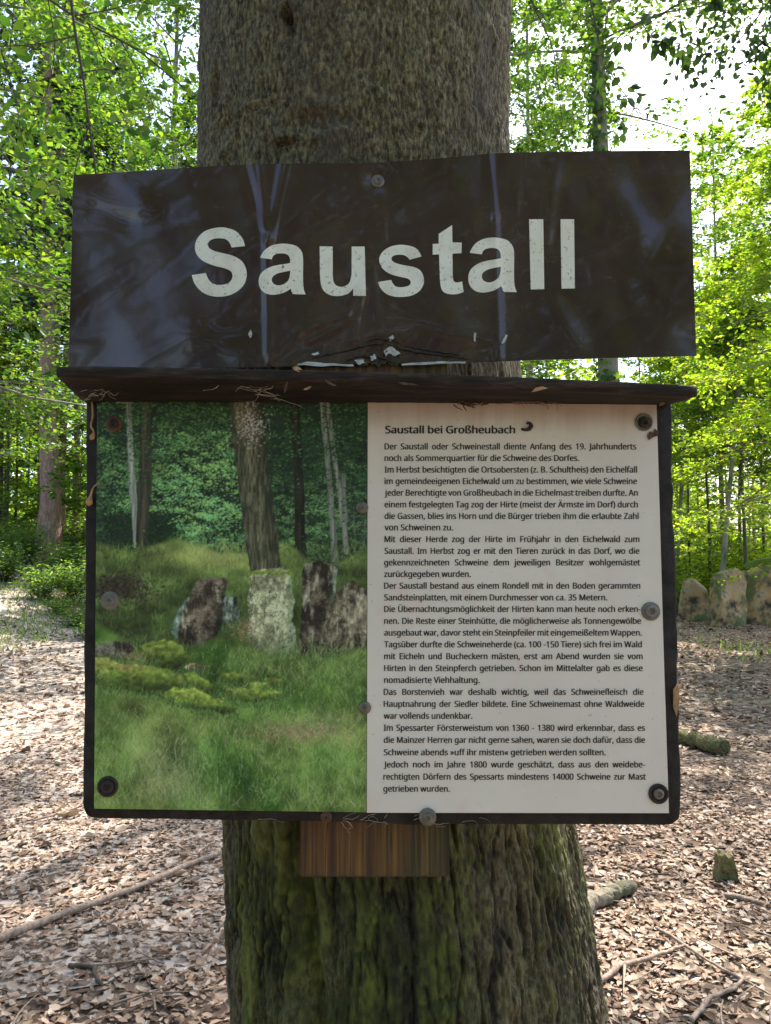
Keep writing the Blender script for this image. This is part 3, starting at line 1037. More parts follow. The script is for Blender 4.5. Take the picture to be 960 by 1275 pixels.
def stone(px_pts, base_px, depth, label, seed, name='standing_stone', mat=None, moss=None, group='slabs of the stone ring', cat='stone', rough=.045):
    g = G(*base_px)
    k = g.y / F
    pts = [((x - base_px[0]) * k, (base_px[1] - y) * k - .05) for x, y in px_pts]
    root = empty(name, (g.x, g.y + depth * .5, g.z), ((seed * 37) % 11 - 5) * .07)
    o = link('slab', slab_from_outline('slab', pts, depth, mat or M['stone'], seed, rough=rough), root)
    if moss:
        mp = [((x - base_px[0]) * k, (base_px[1] - y) * k) for x, y in moss]
        link('moss', slab_from_outline('moss', mp, depth * 1.05, M['moss'], seed + 50, rough=.03), root)
    tag(root, label, cat, group)
    return root


stone([(849, 780), (850, 758), (854, 733), (857, 719), (863, 717), (870, 719), (882, 730), (888, 748), (889, 758), (886, 778)], (868, 774), .35, 'small orange-brown standing stone next to the board, narrowing to its top', 3)
stone([(891, 784), (890, 750), (889, 722), (893, 713), (906, 709), (921, 706), (931, 712), (936, 728), (935, 750), (932, 786)], (912, 780), .40, 'grey-green standing stone in the middle of the row', 8)
stone([(937, 782), (936, 745), (936, 707), (944, 702), (965, 697), (994, 698), (999, 740), (996, 784)], (965, 780), .45, 'tall standing stone at the right edge with moss on top', 14,
      moss=[(936, 710), (937, 704), (950, 699), (970, 695), (990, 697), (994, 703), (970, 704), (950, 707)])
stone([(834, 756), (836, 742), (842, 738), (850, 741), (852, 756)], (843, 752), .5, 'low mossy stone half hidden behind the edge of the board', 21, mat=M['mossy'])
stone([(23, 741), (30, 735), (44, 728), (55, 727), (57, 735), (48, 741)], (40, 739), .7, 'pale grey flat rock lying beside the path', 33, name='rock', mat=M['greystone'], group=None, cat='rock')


# ------------------------------------------------------------------ sticks and logs on the ground
def ground_stick(name, pxs, rad, mat, label, cat='stick', lift=0.6, group=None, fork=None, seed=1, kink=.012):
    rng = np.random.default_rng(seed)
    pts = np.array([G(*p) for p in pxs])
    d = np.concatenate([[0], np.cumsum(np.linalg.norm(np.diff(pts, axis=0), axis=1))])
    k = 26
    t = np.linspace(0, d[-1], k)
    p = np.stack([np.interp(t, d, pts[:, i]) for i in range(3)], -1)
    p[:, :2] += np.cumsum(rng.normal(0, kink * .3, (k, 2)), 0)
    r0, r1 = rad
    r = np.linspace(r0, r1, k) * (1 + rng.normal(0, .05 if r0 < .03 else .10, k))
    p[:, 2] = ground_z(p[:, 0], p[:, 1]) + r * lift + .022
    r[0] *= .75
    r[-1] *= .6 if r0 < .03 else .95
    paths = [tubes(p[None], r[None], 9)]
    capv = []
    V, Fq = join(paths)
    # end caps as small cones
    V = np.concatenate([V, p[:1] - (p[1:2] - p[:1]) * .1, p[-1:] + (p[-1:] - p[-2:-1]) * (.1 if r0 < .03 else -.4)])
    n0, n1 = len(V) - 2, len(V) - 1
    s = np.arange(9)
    f1 = np.stack([np.full(9, n0), np.roll(s, -1), s], -1)
    b = (k - 1) * 9
    f2 = np.stack([np.full(9, n1), b + s, b + np.roll(s, -1)], -1)
    Fs = [Fq, np.concatenate([f1, f2])]
    o = link(name, mesh_np(name, V, Fs, mat, True))
    tag(o, label, cat, group)
    if fork:
        i, dx, dy, ln = fork
        q = np.linspace(0, 1, 8)[:, None]
        fp = p[i] + q * np.array([dx, dy, .02]) * ln
        fp[:, 2] = np.maximum(fp[:, 2], ground_z(fp[:, 0], fp[:, 1]) + .01)
        v, f = tubes(fp[None], (r[i] * .7 * (1.05 - q[:, 0]))[None], 6)
        c = link('side_shoot', mesh_np('side_shoot', v, f, mat, True), o)
    return o


ground_stick('stick', [(-60, 1196), (0, 1178), (80, 1150), (165, 1115), (225, 1088), (300, 1062)], (.017, .012), M['stick'], 'long thin bare stick lying left of the trunk', seed=2)
ground_stick('mossy_log', [(815, 916), (850, 927), (880, 935), (903, 943)], (.050, .070), M['mossy'], 'short mossy log lying right of the board', 'log', seed=3)
ground_stick('branch', [(715, 1162), (742, 1142), (765, 1130), (792, 1120)], (.042, .032), M['greywood'], 'thick greyish branch end poking out beside the foot of the trunk', 'branch', seed=4)
ground_stick('stick', [(748, 1232), (775, 1215), (815, 1203), (862, 1183)], (.011, .006), M['stick'], 'forked pale twig lying right of the trunk near the bottom', seed=5, fork=(8, -.3, -.9, .25))
ground_stick('stick', [(862, 1290), (890, 1262), (935, 1242)], (.010, .006), M['stick'], 'short twig at the bottom right corner', seed=6)
ground_stick('stick', [(85, 1215), (128, 1213), (142, 1240)], (.010, .006), M['twig'], 'small dark twig on the leaves below the long stick', seed=7)
ground_stick('stick', [(905, 1122), (935, 1130), (965, 1138)], (.014, .010), M['stick'], 'grey stick end at the right edge below the mossy stump', seed=8)
ground_stick('stick', [(800, 1100), (845, 1099)], (.006, .004), M['twig'], 'thin straight twig between the trunk and the mossy stump', seed=9)
ground_stick('stick', [(818, 1168), (900, 1215), (962, 1248)], (.008, .004), M['stick'], 'long thin twig slanting down to the bottom right', seed=10)
ground_stick('stick', [(40, 1030), (95, 1010), (105, 1000)], (.008, .005), M['stick'], 'thin twig on the leaves left of the lower corner of the board', seed=11)

g = G(905, 1100)
k = g.y / F
st = empty('tree_stump', g)
st['label'] = 'small mossy green stump in the leaves at the right'
st['category'] = 'stump'
link('wood', slab_from_outline('stump', [(-12 * k, -3 * k), (-13 * k, 9 * k), (-10 * k, 18 * k), (-9 * k, 29 * k), (-4 * k, 33 * k), (1 * k, 28 * k), (7 * k, 31 * k), (10 * k, 19 * k), (13 * k, 9 * k), (12 * k, -3 * k)], .09, M['mossy'], 41, rough=.012), st)

# ------------------------------------------------------------------ leaf litter
lr_ = np.random.default_rng(9)


def litter(n, rmin, rmax, powr, smin, smax):
    u = lr_.random(n)
    e = 2 - powr
    r = (rmin ** e + u * (rmax ** e - rmin ** e)) ** (1 / e)
    a = lr_.uniform(-R(34), R(34), n)
    px = 480 + F * np.tan(a)
    keep = (np.abs(px - 475) > 190) | (lr_.random(n) < .35)
    r, a = r[keep], a[keep]
    x, y = r * np.sin(a), r * np.cos(a)
    m_ = len(x)
    tr_ = np.hypot(x - cxz[60], y - cyz[60]) > .45
    x, y, r = x[tr_], y[tr_], r[tr_]
    m_ = len(x)
    # bare, trodden patches
    nz_ = np.array([mnoise.noise(Vector((a_ * .6, b_ * .6, 3.3))) for a_, b_ in zip(x, y)])
    kp = lr_.random(m_) < np.clip(.86 + nz_ * 1.1, .22, 1)
    x, y, r = x[kp], y[kp], r[kp]
    m_ = len(x)
    z = ground_z(x, y) + lr_.uniform(.003, .019, m_)
    th = lr_.uniform(0, 6.28, m_)
    ax = np.stack([np.cos(th), np.sin(th), lr_.normal(0, .13, m_)], -1)
    nm = np.stack([lr_.normal(0, .24, m_), lr_.normal(0, .24, m_), np.ones(m_)], -1)
    sz = (smin + (smax - smin) * lr_.beta(1.5, 2.2, m_)) * (1 + .05 * np.clip(r - 6, 0, 12))
    return np.stack([x, y, z], -1), ax, nm, sz


A = [litter(54000, 1.9, 7.5, 1.0, .022, .068), litter(46000, 7, 34, 1.45, .045, .095), litter(900, 2.0, 9, 1.2, .070, .105)]
c_, a_, n_, s_ = [np.concatenate([q[i] for q in A]) for i in range(4)]
LV, LF = leaf_mesh(c_, a_, n_, s_, s_ * lr_.uniform(.36, .66, len(s_)), np.where(s_ > .085, .5, .27), True, lr_)
tag(link('leaf_litter', mesh_np('leaf_litter', LV, LF, M['litter'])), 'layer of dry brown beech leaves over the ground', 'dry leaves', kind='stuff')

# small twigs lying in the litter
n = 420
tr_ = lr_.uniform(2.2, 9, n)
ta_ = lr_.uniform(-R(32), R(32), n)
tx_, ty_ = tr_ * np.sin(ta_), tr_ * np.cos(ta_)
th_ = lr_.uniform(0, 3.14, n)
ln_ = lr_.uniform(.06, .32, n)
q_ = np.linspace(-.5, .5, 7)
bend_ = lr_.normal(0, .12, n)[:, None] * (q_ ** 2)[None]
X_ = tx_[:, None] + ln_[:, None] * (q_[None] * np.cos(th_)[:, None] - bend_ * np.sin(th_)[:, None])
Y_ = ty_[:, None] + ln_[:, None] * (q_[None] * np.sin(th_)[:, None] + bend_ * np.cos(th_)[:, None])
Z_ = ground_z(X_, Y_) + .018 + lr_.uniform(0, .012, n)[:, None]
V, Fq = tubes(np.stack([X_, Y_, Z_], -1), np.broadcast_to(lr_.uniform(.0018, .005, n)[:, None] * np.linspace(1, .5, 7), (n, 7)), 5)
tag(link('twig_litter', mesh_np('twig_litter', V, Fq, M['stick'], True)), 'fine broken twigs scattered through the dry leaves', 'twigs', kind='stuff')

# grass and small green seedlings by the path, beyond
n = 9000
gp = []
for (px, py, sx_, sy_, cnt_) in [(60, 716, 60, 8, 2600), (20, 790, 40, 10, 700), (890, 700, 90, 10, 2600), (960, 820, 30, 10, 150), (95, 742, 30, 8, 900)]:
    c0 = G(px, py)
    gg = lr_.normal(0, 1, (cnt_, 2)) * [sx_ / F * c0.y, max(.5, c0.y * .12)] + [c0.x, c0.y]
    gp.append(gg)
gp = np.concatenate(gp)
gz = ground_z(gp[:, 0], gp[:, 1])
h = lr_.uniform(.06, .26, len(gp))
cc = np.stack([gp[:, 0], gp[:, 1], gz + h * .5], -1)
ax = np.stack([lr_.normal(0, .5, len(gp)), lr_.normal(0, .5, len(gp)), np.ones(len(gp))], -1)
LV, LF = leaf_mesh(cc, ax, lr_.normal(0, 1, (len(gp), 3)) * [1, 1, .1], h, .018, .2, True, lr_)
tag(link('grass', mesh_np('grass', LV, LF, M['shrub'])), 'sparse green grass and seedlings at the edges of the clearing', 'grass', kind='stuff')


# ------------------------------------------------------------------ boughs hanging near the camera
def bough(name, Y, main, rad, twigs, nleaf, leaf, label, seed, mat=None, spread=.05, group=None, drop=(0, 0, -.4)):
    """main: pixel polyline; twigs: list of pixel polylines; leaves sit along the twigs"""
    rng = np.random.default_rng(seed)
    root = empty(name, P(*main[0], Y))

    def smooth(px, k, jy=0.0):
        a = PA([p[0] for p in px], [p[1] for p in px], Y + jy)
        d = np.concatenate([[0], np.cumsum(np.linalg.norm(np.diff(a, axis=0), axis=1))])
        t = np.linspace(0, d[-1], k)
        p = np.stack([np.interp(t, d, a[:, i]) for i in range(3)], -1)
        for _ in range(2):
            p[1:-1] = (p[:-2] + 2 * p[1:-1] + p[2:]) / 4
        return p
    mp = smooth(main, 24)
    V, Fq = tubes(mp[None], (np.linspace(rad, rad * .4, 24) * (1 + rng.normal(0, .06, 24)))[None], 8)
    child('twig', mesh_np('bough_stem', V, Fq, M['twig'], True), root)
    paths = []
    for tw in twigs:
        jy = rng.uniform(-.25, .35)
        p = smooth(tw, 12)
        p[:, 1] += np.linspace(0, jy, 12)
        paths.append(p)
    if paths:
        V, Fq = tubes(np.array(paths), np.broadcast_to(np.linspace(rad * .4, rad * .12, 12), (len(paths), 12)), 5)
        child('side_twigs', mesh_np('bough_twigs', V, Fq, M['twig'], True), root)
    pos, ax = [], []
    src = paths if paths else [mp]
    for i in range(nleaf):
        p = src[rng.integers(len(src))]
        w = rng.uniform(.1, 1) ** .8 * (len(p) - 1.01)
        j = int(w)
        q = p[j] * (1 - w + j) + p[j + 1] * (w - j)
        t = p[j + 1] - p[j]
        t = t / np.linalg.norm(t)
        s = rng.choice([-1, 1])
        lat = np.cross(t, [0, 1, 0])
        a = t * .6 + lat * s * .8 + rng.normal(0, .3, 3) + np.array(drop)
        a /= np.linalg.norm(a)
        pos.append(q + a * leaf * .6 + rng.normal(0, spread, 3))
        ax.append(a)
    pos, ax = np.array(pos), np.array(ax)
    nm = rng.normal(0, .55, pos.shape) + [0, -.5, .8]
    sz = leaf * rng.uniform(.65, 1.2, len(pos))
    LV, LF = leaf_mesh(pos, ax, nm, sz, sz * .68, .14, True, rng)
    child('leaves', mesh_np('bough_leaves', LV, LF, mat or M['beech']), root)
    tag(root, label, 'branch', group)
    return root


bough('hanging_branch', 3.0, [(78, -160), (88, 0), (94, 45), (103, 90), (108, 130), (112, 165), (119, 205), (121, 240)], .0085,
      [[(112, 155), (128, 170), (142, 188), (152, 215)], [(110, 158), (98, 180), (84, 205), (76, 250), (68, 300)], [(103, 90), (140, 100), (180, 130), (200, 150)],
       [(94, 45), (60, 70), (30, 85), (5, 95)]], 42, .058, 'bare dark twig hanging down behind the left end of the name sign', 61)
bough('leafy_branch', 4.2, [(-60, -120), (20, -30), (90, 20), (170, 60), (230, 110)], .010,
      [[(20, -30), (10, 40), (-5, 100), (-10, 170)], [(60, 0), (70, 60), (60, 110), (30, 170)], [(90, 20), (140, 20), (200, 10), (240, 20)], [(110, 30), (130, 80), (140, 120), (160, 160)],
       [(170, 60), (200, 60), (235, 50)], [(150, 50), (180, 100), (190, 150), (170, 190)], [(10, -30), (80, -30), (170, -20), (240, -30)], [(0, 60), (20, 120), (30, 190), (50, 240)]], 420, .066,
      'leafy beech bough spreading across the upper left corner', 62, spread=.07)
bough('leafy_branch', 5.2, [(-90, 150), (-30, 170), (30, 200), (60, 230)], .009,
      [[(-30, 170), (10, 170), (40, 180)], [(0, 185), (20, 220), (30, 260)], [(30, 200), (60, 210), (75, 240)], [(-30, 180), (0, 230), (10, 290)], [(-40, 300), (0, 390), (50, 400), (85, 412)], [(-20, 430), (20, 450), (70, 455)]], 120, .066,
      'leafy bough reaching in at the left edge below the upper left corner', 63, spread=.08)
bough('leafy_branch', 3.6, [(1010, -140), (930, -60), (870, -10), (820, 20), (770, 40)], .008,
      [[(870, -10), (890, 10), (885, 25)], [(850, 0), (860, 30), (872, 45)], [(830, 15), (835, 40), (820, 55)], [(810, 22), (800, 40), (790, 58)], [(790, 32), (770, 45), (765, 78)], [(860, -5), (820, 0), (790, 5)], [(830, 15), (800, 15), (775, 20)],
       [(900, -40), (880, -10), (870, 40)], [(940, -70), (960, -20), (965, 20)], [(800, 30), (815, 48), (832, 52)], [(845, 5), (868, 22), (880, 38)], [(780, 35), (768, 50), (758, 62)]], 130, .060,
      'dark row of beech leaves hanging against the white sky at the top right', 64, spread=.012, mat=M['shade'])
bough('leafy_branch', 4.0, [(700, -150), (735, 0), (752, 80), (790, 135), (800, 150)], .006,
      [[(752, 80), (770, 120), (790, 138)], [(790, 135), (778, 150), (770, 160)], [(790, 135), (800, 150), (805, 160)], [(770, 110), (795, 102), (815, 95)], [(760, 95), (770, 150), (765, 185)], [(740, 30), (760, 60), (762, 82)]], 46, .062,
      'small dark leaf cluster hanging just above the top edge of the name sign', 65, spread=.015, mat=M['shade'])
bough('leafy_branch', 6.5, [(640, -140), (660, 0), (690, 60), (700, 150)], .009,
      [[(660, 0), (690, 20), (720, 50)], [(665, 20), (650, 70), (645, 130)], [(690, 60), (720, 90), (735, 130)], [(680, 50), (670, 110), (660, 170)], [(660, 10), (700, 10), (740, 20)], [(690, 70), (690, 130), (700, 185)], [(640, -40), (640, 60), (640, 100)]], 230, .068,
      'mid-green bough between the thick trunk and the ivy-clad tree', 66, spread=.09)
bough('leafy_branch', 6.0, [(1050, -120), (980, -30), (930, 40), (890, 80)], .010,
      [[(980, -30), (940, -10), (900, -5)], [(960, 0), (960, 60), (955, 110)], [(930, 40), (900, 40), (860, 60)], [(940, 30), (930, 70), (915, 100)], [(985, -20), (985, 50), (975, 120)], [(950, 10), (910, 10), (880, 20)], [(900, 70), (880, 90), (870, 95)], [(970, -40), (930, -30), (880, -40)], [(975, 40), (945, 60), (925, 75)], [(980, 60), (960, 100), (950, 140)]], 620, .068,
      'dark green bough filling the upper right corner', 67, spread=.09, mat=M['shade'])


# ------------------------------------------------------------------ fixing plank behind the board
def box_px(x0, x1, y0, y1, Y0, Y1, bev=.002):
    bm = bmesh.new()
    a, b_ = P(x0, y0, Y0), P(x1, y1, Y0)
    vs = bmesh.ops.create_cube(bm, size=1)['verts']
    for v_ in vs:
        v_.co = Vector(((a.x + b_.x) / 2 + v_.co.x * (b_.x - a.x), (Y0 + Y1) / 2 + v_.co.y * (Y1 - Y0), (a.z + b_.z) / 2 + v_.co.z * (a.z - b_.z)))
    bmesh.ops.bevel(bm, geom=bm.edges[:], offset=bev, segments=2, affect='EDGES')
    return bm


pl = empty('wooden_plank', P(468, 1093, .85))
tag(pl, 'brown wooden plank fixed to the trunk under the information board', 'plank')
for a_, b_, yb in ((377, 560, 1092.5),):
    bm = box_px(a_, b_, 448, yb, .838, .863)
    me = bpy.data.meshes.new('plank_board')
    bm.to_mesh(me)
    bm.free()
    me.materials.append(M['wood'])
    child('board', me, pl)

# ------------------------------------------------------------------ name sign
XT = [(92, 218), (200, 211), (290, 205.5), (340, 203.8), (400, 203.4), (470, 202.6), (540, 198), (600, 192), (630, 190), (740, 188), (859, 187)]
XB = [(85, 458.5), (250, 458), (330, 457), (380, 455.5), (470, 454), (560, 452), (640, 449), (750, 446), (867, 443)]
XD = [(85, .872), (160, .860), (240, .846), (330, .834), (400, .830), (470, .829), (560, .830), (625, .834), (740, .826), (867, .820)]


def sm_interp(x, tab_, w=16):
    a = np.array(tab_, float)
    x = np.asarray(x, float)
    return sum(np.interp(x + d, a[:, 0], a[:, 1]) for d in np.linspace(-w, w, 7)) / 7


def seg_d(x, y, x0, y0, x1, y1):
    dx, dy = x1 - x0, y1 - y0
    t = np.clip(((x - x0) * dx + (y - y0) * dy) / (dx * dx + dy * dy), 0, 1)
    return np.hypot(x - x0 - t * dx, y - y0 - t * dy), t


CREASES = [(352, 195, 337, 270, 3, .0006), (312, 195, 328, 285, 3, .0006), (330, 300, 331, 440, 3, .0005), (475, 240, 478, 300, 5, .0004), (452, 360, 440, 425, 5, .0006), (385, 425, 440, 398, 5, .0005), (690, 205, 680, 300, 9, .0006), (322, 195, 334, 300, 5, .0010), (360, 195, 338, 295, 5, .0011), (334, 295, 336, 450, 5, .0010), (608, 185, 616, 270, 4, .0009), (616, 270, 622, 445, 5, .0010),
           (345, 442, 372, 412, 7, .0006), (372, 412, 432, 392, 7, .0006), (432, 392, 455, 350, 6, .0007), (300, 195, 322, 260, 7, -.0006), (470, 226, 470, 227, 16, -.0016),
           (462, 330, 470, 400, 6, .0006), (645, 195, 640, 280, 7, .0005), (92, 235, 170, 262, 14, .0006), (120, 262, 160, 275, 12, -.0007), (150, 225, 190, 260, 10, .0006),
           (520, 400, 610, 420, 14, .0006), (690, 380, 720, 430, 16, .0008), (760, 230, 800, 290, 18, .0006), (240, 420, 300, 440, 14, .0006)]


def sign_depth(x, y):
    d = sm_interp(x, XD, 26)
    for x0, y0, x1, y1, s, a in CREASES:
        q, t = seg_d(x, y, x0, y0, x1, y1)
        d = d - 2.1 * a * np.exp(-(q / s) ** 2)
    d = d + .0011 * np.sin(y * .034 + x * .012 + .8) * np.sin(x * .028 + 1.9)
    d = d + .0006 * np.sin(x * .075 + y * .03) * np.sin(y * .06 - x * .02) + .0009 * np.sin(x * .021 + y * .013) + .0006 * np.sin(y * .04 - x * .011 + 1)
    # lower edge beaten in around the old screw, buckled paint
    q = np.hypot((x - 480) / 75, (y - 446) / 20)
    d = d + .004 * np.exp(-q ** 2) - .0008 * np.sin(x * .23 + y * .1) * np.exp(-q ** 2)
    return d


nx, ny = 300, 100
tu, tvv = np.meshgrid(np.linspace(0, 1, nx), np.linspace(0, 1, ny))
sxm = (92 + (859 - 92) * tu) * (1 - tvv) + (85 + (867 - 85) * tu) * tvv
sym = sm_interp(sxm, XT) * (1 - tvv) + sm_interp(sxm, XB) * tvv
# ragged lower edge where the sheet is torn
rag = np.exp(-((sxm - 480) / 75) ** 2) * np.clip((tvv - .9) / .1, 0, 1)
sym = sym + rag * (2.0 * np.sin(sxm * .31) + 1.5 * np.sin(sxm * .83))
fr = PA(sxm, sym, sign_depth(sxm, sym))
bk_ = fr + np.array([0, .0016, 0])
V = np.concatenate([fr.reshape(-1, 3), bk_.reshape(-1, 3)])
ix = np.arange(nx * ny).reshape(ny, nx)
front = np.stack([ix[1:, :-1], ix[1:, 1:], ix[:-1, 1:], ix[:-1, :-1]], -1).reshape(-1, 4)
back = (front + nx * ny)[:, ::-1]
loop = np.concatenate([ix[0, :-1], ix[:-1, -1], ix[-1, :0:-1], ix[:0:-1, 0]])
rim = np.stack([loop, np.roll(loop, -1), np.roll(loop, -1) + nx * ny, loop + nx * ny], -1)
sign = empty('name_sign', P(470, 320, .83))
tag(sign, 'dark brown metal name sign with cream lettering', 'sign')
me = mesh_np('sign_plate', V, [np.concatenate([front, back])], M['enamel'], True)
child('plate', me, sign)
me2 = mesh_np('sign_rim', V, [rim], M['enamel'], False)
child('rim', me2, sign)


def outline(pts, k, x0, y0):
    """pts: list of (x,y) or ('c',x,y); corners stay sharp, the rest is a closed Catmull-Rom curve"""
    q = [((p[1], p[2], True) if p[0] == 'c' else (p[0], p[1], False)) for p in pts]
    n_ = len(q)
    out = []
    for i in range(n_):
        p0, p1, p2, p3 = q[i - 1], q[i], q[(i + 1) % n_], q[(i + 2) % n_]
        if p1[2] and p2[2]:
            out.append(p1[:2])
            continue
        a = np.array(p0[:2] if not p1[2] else p1[:2], float)
        b_ = np.array(p1[:2], float)
        c_ = np.array(p2[:2], float)
        d_ = np.array(p3[:2] if not p2[2] else p2[:2], float)
        for t in np.linspace(0, 1, 6, endpoint=False):
            t2, t3 = t * t, t * t * t
            out.append(tuple(.5 * ((2 * b_) + (-a + c_) * t + (2 * a - 5 * b_ + 4 * c_ - d_) * t2 + (-a + 3 * b_ - 3 * c_ + d_) * t3)))
    return [(x / k + x0, y / k + y0) for x, y in out]


C = 'c'
gS = [(C, 424, 262), (408, 212), (370, 165), (325, 142), (262, 130), (190, 139), (130, 165), (88, 210), (72, 262), (80, 312), (110, 352), (155, 380), (215, 402), (275, 416), (315, 433), (333, 455), (335, 480), (322, 508),
      (290, 528), (245, 535), (200, 526), (172, 502), (158, 477), (C, 148, 452), (C, 50, 465), (62, 510), (90, 555), (130, 590), (185, 612), (245, 618), (310, 609), (370, 580), (415, 535), (435, 480), (432, 425),
      (410, 378), (375, 348), (330, 327), (265, 311), (205, 295), (172, 275), (163, 250), (175, 226), (205, 211), (250, 207), (290, 215), (315, 238), (C, 330, 272)]
ga = [(C, 612, 355), (622, 332), (645, 318), (685, 313), (720, 321), (738, 344), (C, 742, 380), (710, 387), (650, 396), (595, 412), (550, 440), (526, 475), (520, 520), (533, 562), (565, 592), (610, 604), (660, 600), (705, 586), (C, 746, 562),
      (752, 585), (C, 762, 600), (C, 852, 602), (840, 575), (833, 530), (832, 460), (832, 345), (820, 297), (787, 263), (735, 248), (680, 245), (620, 255), (572, 282), (542, 318), (C, 530, 345)]
gah = [(C, 742, 435), (700, 443), (650, 456), (620, 476), (612, 502), (625, 526), (655, 538), (692, 531), (724, 508), (738, 475)]
gu = [(C, 45, 263), (C, 137, 265), (C, 137, 460), (143, 510), (162, 538), (195, 548), (230, 540), (257, 514), (C, 270, 460), (C, 270, 265), (C, 362, 265), (C, 370, 612), (C, 282, 612), (C, 280, 560), (252, 592), (212, 608), (165, 614),
      (115, 605), (75, 577), (55, 535), (C, 47, 460)]
gs = [(C, 762, 335), (740, 295), (705, 268), (655, 256), (605, 253), (545, 265), (495, 295), (468, 335), (465, 370), (480, 410), (515, 443), (560, 465), (620, 480), (665, 491), (685, 511), (678, 535), (650, 547), (612, 551), (580, 545),
      (560, 525), (C, 548, 500), (C, 453, 515), (475, 560), (510, 595), (560, 615), (620, 620), (690, 610), (745, 580), (776, 530), (776, 480), (755, 436), (715, 412), (660, 400), (600, 388), (562, 371), (550, 350), (562, 332), (595, 323),
      (635, 325), (660, 338), (C, 678, 358)]
gt = [(C, 158, 97), (C, 160, 200), (C, 216, 202), (C, 214, 265), (C, 160, 268), (C, 162, 405), (168, 432), (188, 440), (C, 218, 434), (C, 227, 497), (195, 508), (155, 511), (115, 502), (93, 475), (C, 85, 420), (C, 80, 272), (C, 42, 274),
      (C, 42, 210), (C, 78, 208), (C, 78, 150)]
gl1 = [(C, 618, 62), (C, 703, 62), (C, 709, 480), (C, 628, 482)]
gl2 = [(C, 806, 62), (C, 887, 62), (C, 892, 476), (C, 812, 477)]
K1 = 960 / 170
a1 = outline(ga, K1, 230, 260)
a1h = outline(gah, K1, 230, 260)


def remap(pts):
    return [(583.1 + (x - 322.1) * (643.75 - 583.1) / (380.9 - 322.1), 295.8 + (y - 303.4) * (364.2 - 295.8) / (367 - 303.4)) for x, y in pts]


glyphs = [[outline(gS, K1, 230, 260)], [a1, a1h], [outline(gu, K1, 390, 260)], [outline(gs, K1, 390, 260)], [outline(gt, 4.8, 530, 260)], [remap(a1), remap(a1h)], [outline(gl1, 4.8, 530, 260)], [outline(gl2, 4.8, 530, 260)]]
for gl in glyphs:
    bm = bmesh.new()
    for ring in gl:
        vs = [bm.verts.new((x, y, 0)) for x, y in ring]
        for i in range(len(vs)):
            bm.edges.new((vs[i - 1], vs[i]))
    bmesh.ops.triangle_fill(bm, edges=bm.edges[:], use_beauty=True)
    xs = [v_.co.x for v_ in bm.verts]
    ys = [v_.co.y for v_ in bm.verts]
    for x in np.arange(min(xs) + 2, max(xs), 3.0):
        bmesh.ops.bisect_plane(bm, geom=bm.verts[:] + bm.edges[:] + bm.faces[:], plane_co=(x, 0, 0), plane_no=(1, 0, 0))
    for y in np.arange(min(ys) + 2, max(ys), 4.0):
        bmesh.ops.bisect_plane(bm, geom=bm.verts[:] + bm.edges[:] + bm.faces[:], plane_co=(0, y, 0), plane_no=(0, 1, 0))
    xy = np.array([(v_.co.x, v_.co.y) for v_ in bm.verts])
    w3 = PA(xy[:, 0], xy[:, 1], sign_depth(xy[:, 0], xy[:, 1]) - .0005)
    for v_, c_ in zip(bm.verts, w3):
        v_.co = c_
    bmesh.ops.recalc_face_normals(bm, faces=bm.faces[:])
    if sum(f_.normal.y for f_ in bm.faces) > 0:
        bmesh.ops.reverse_faces(bm, faces=bm.faces[:])
    me = bpy.data.meshes.new('letter')
    bm.to_mesh(me)
    bm.free()
    for p_ in me.polygons:
        p_.use_smooth = True
    me.materials.append(M['cream'])
    child('letter', me, sign)


# torn paint and bare metal along the lower edge of the sign
def flake(pts, off, mat, name, parent, fn=sign_depth, jitter=0):
    bm = bmesh.new()
    vs = [bm.verts.new((x, y, 0)) for x, y in pts]
    bm.faces.new(vs)
    r_ = random.Random(len(pts) + int(pts[0][0]))
    bmesh.ops.triangulate(bm, faces=bm.faces[:])
    bmesh.ops.subdivide_edges(bm, edges=bm.edges[:], cuts=2, use_grid_fill=True)
    for v_ in bm.verts:
        v_.co = P(v_.co.x + r_.uniform(-jitter, jitter), v_.co.y + r_.uniform(-jitter, jitter), float(fn(v_.co.x, v_.co.y)) - off - r_.uniform(0, .0006))
    bmesh.ops.recalc_face_normals(bm, faces=bm.faces[:])
    ex = bmesh.ops.extrude_face_region(bm, geom=bm.faces[:])
    for v_ in [e for e in ex['geom'] if isinstance(e, bmesh.types.BMVert)]:
        v_.co.y -= .0006
    bmesh.ops.recalc_face_normals(bm, faces=bm.faces[:])
    me = bpy.data.meshes.new(name)
    bm.to_mesh(me)
    bm.free()
    me.materials.append(mat)
    return child(name, me, parent)


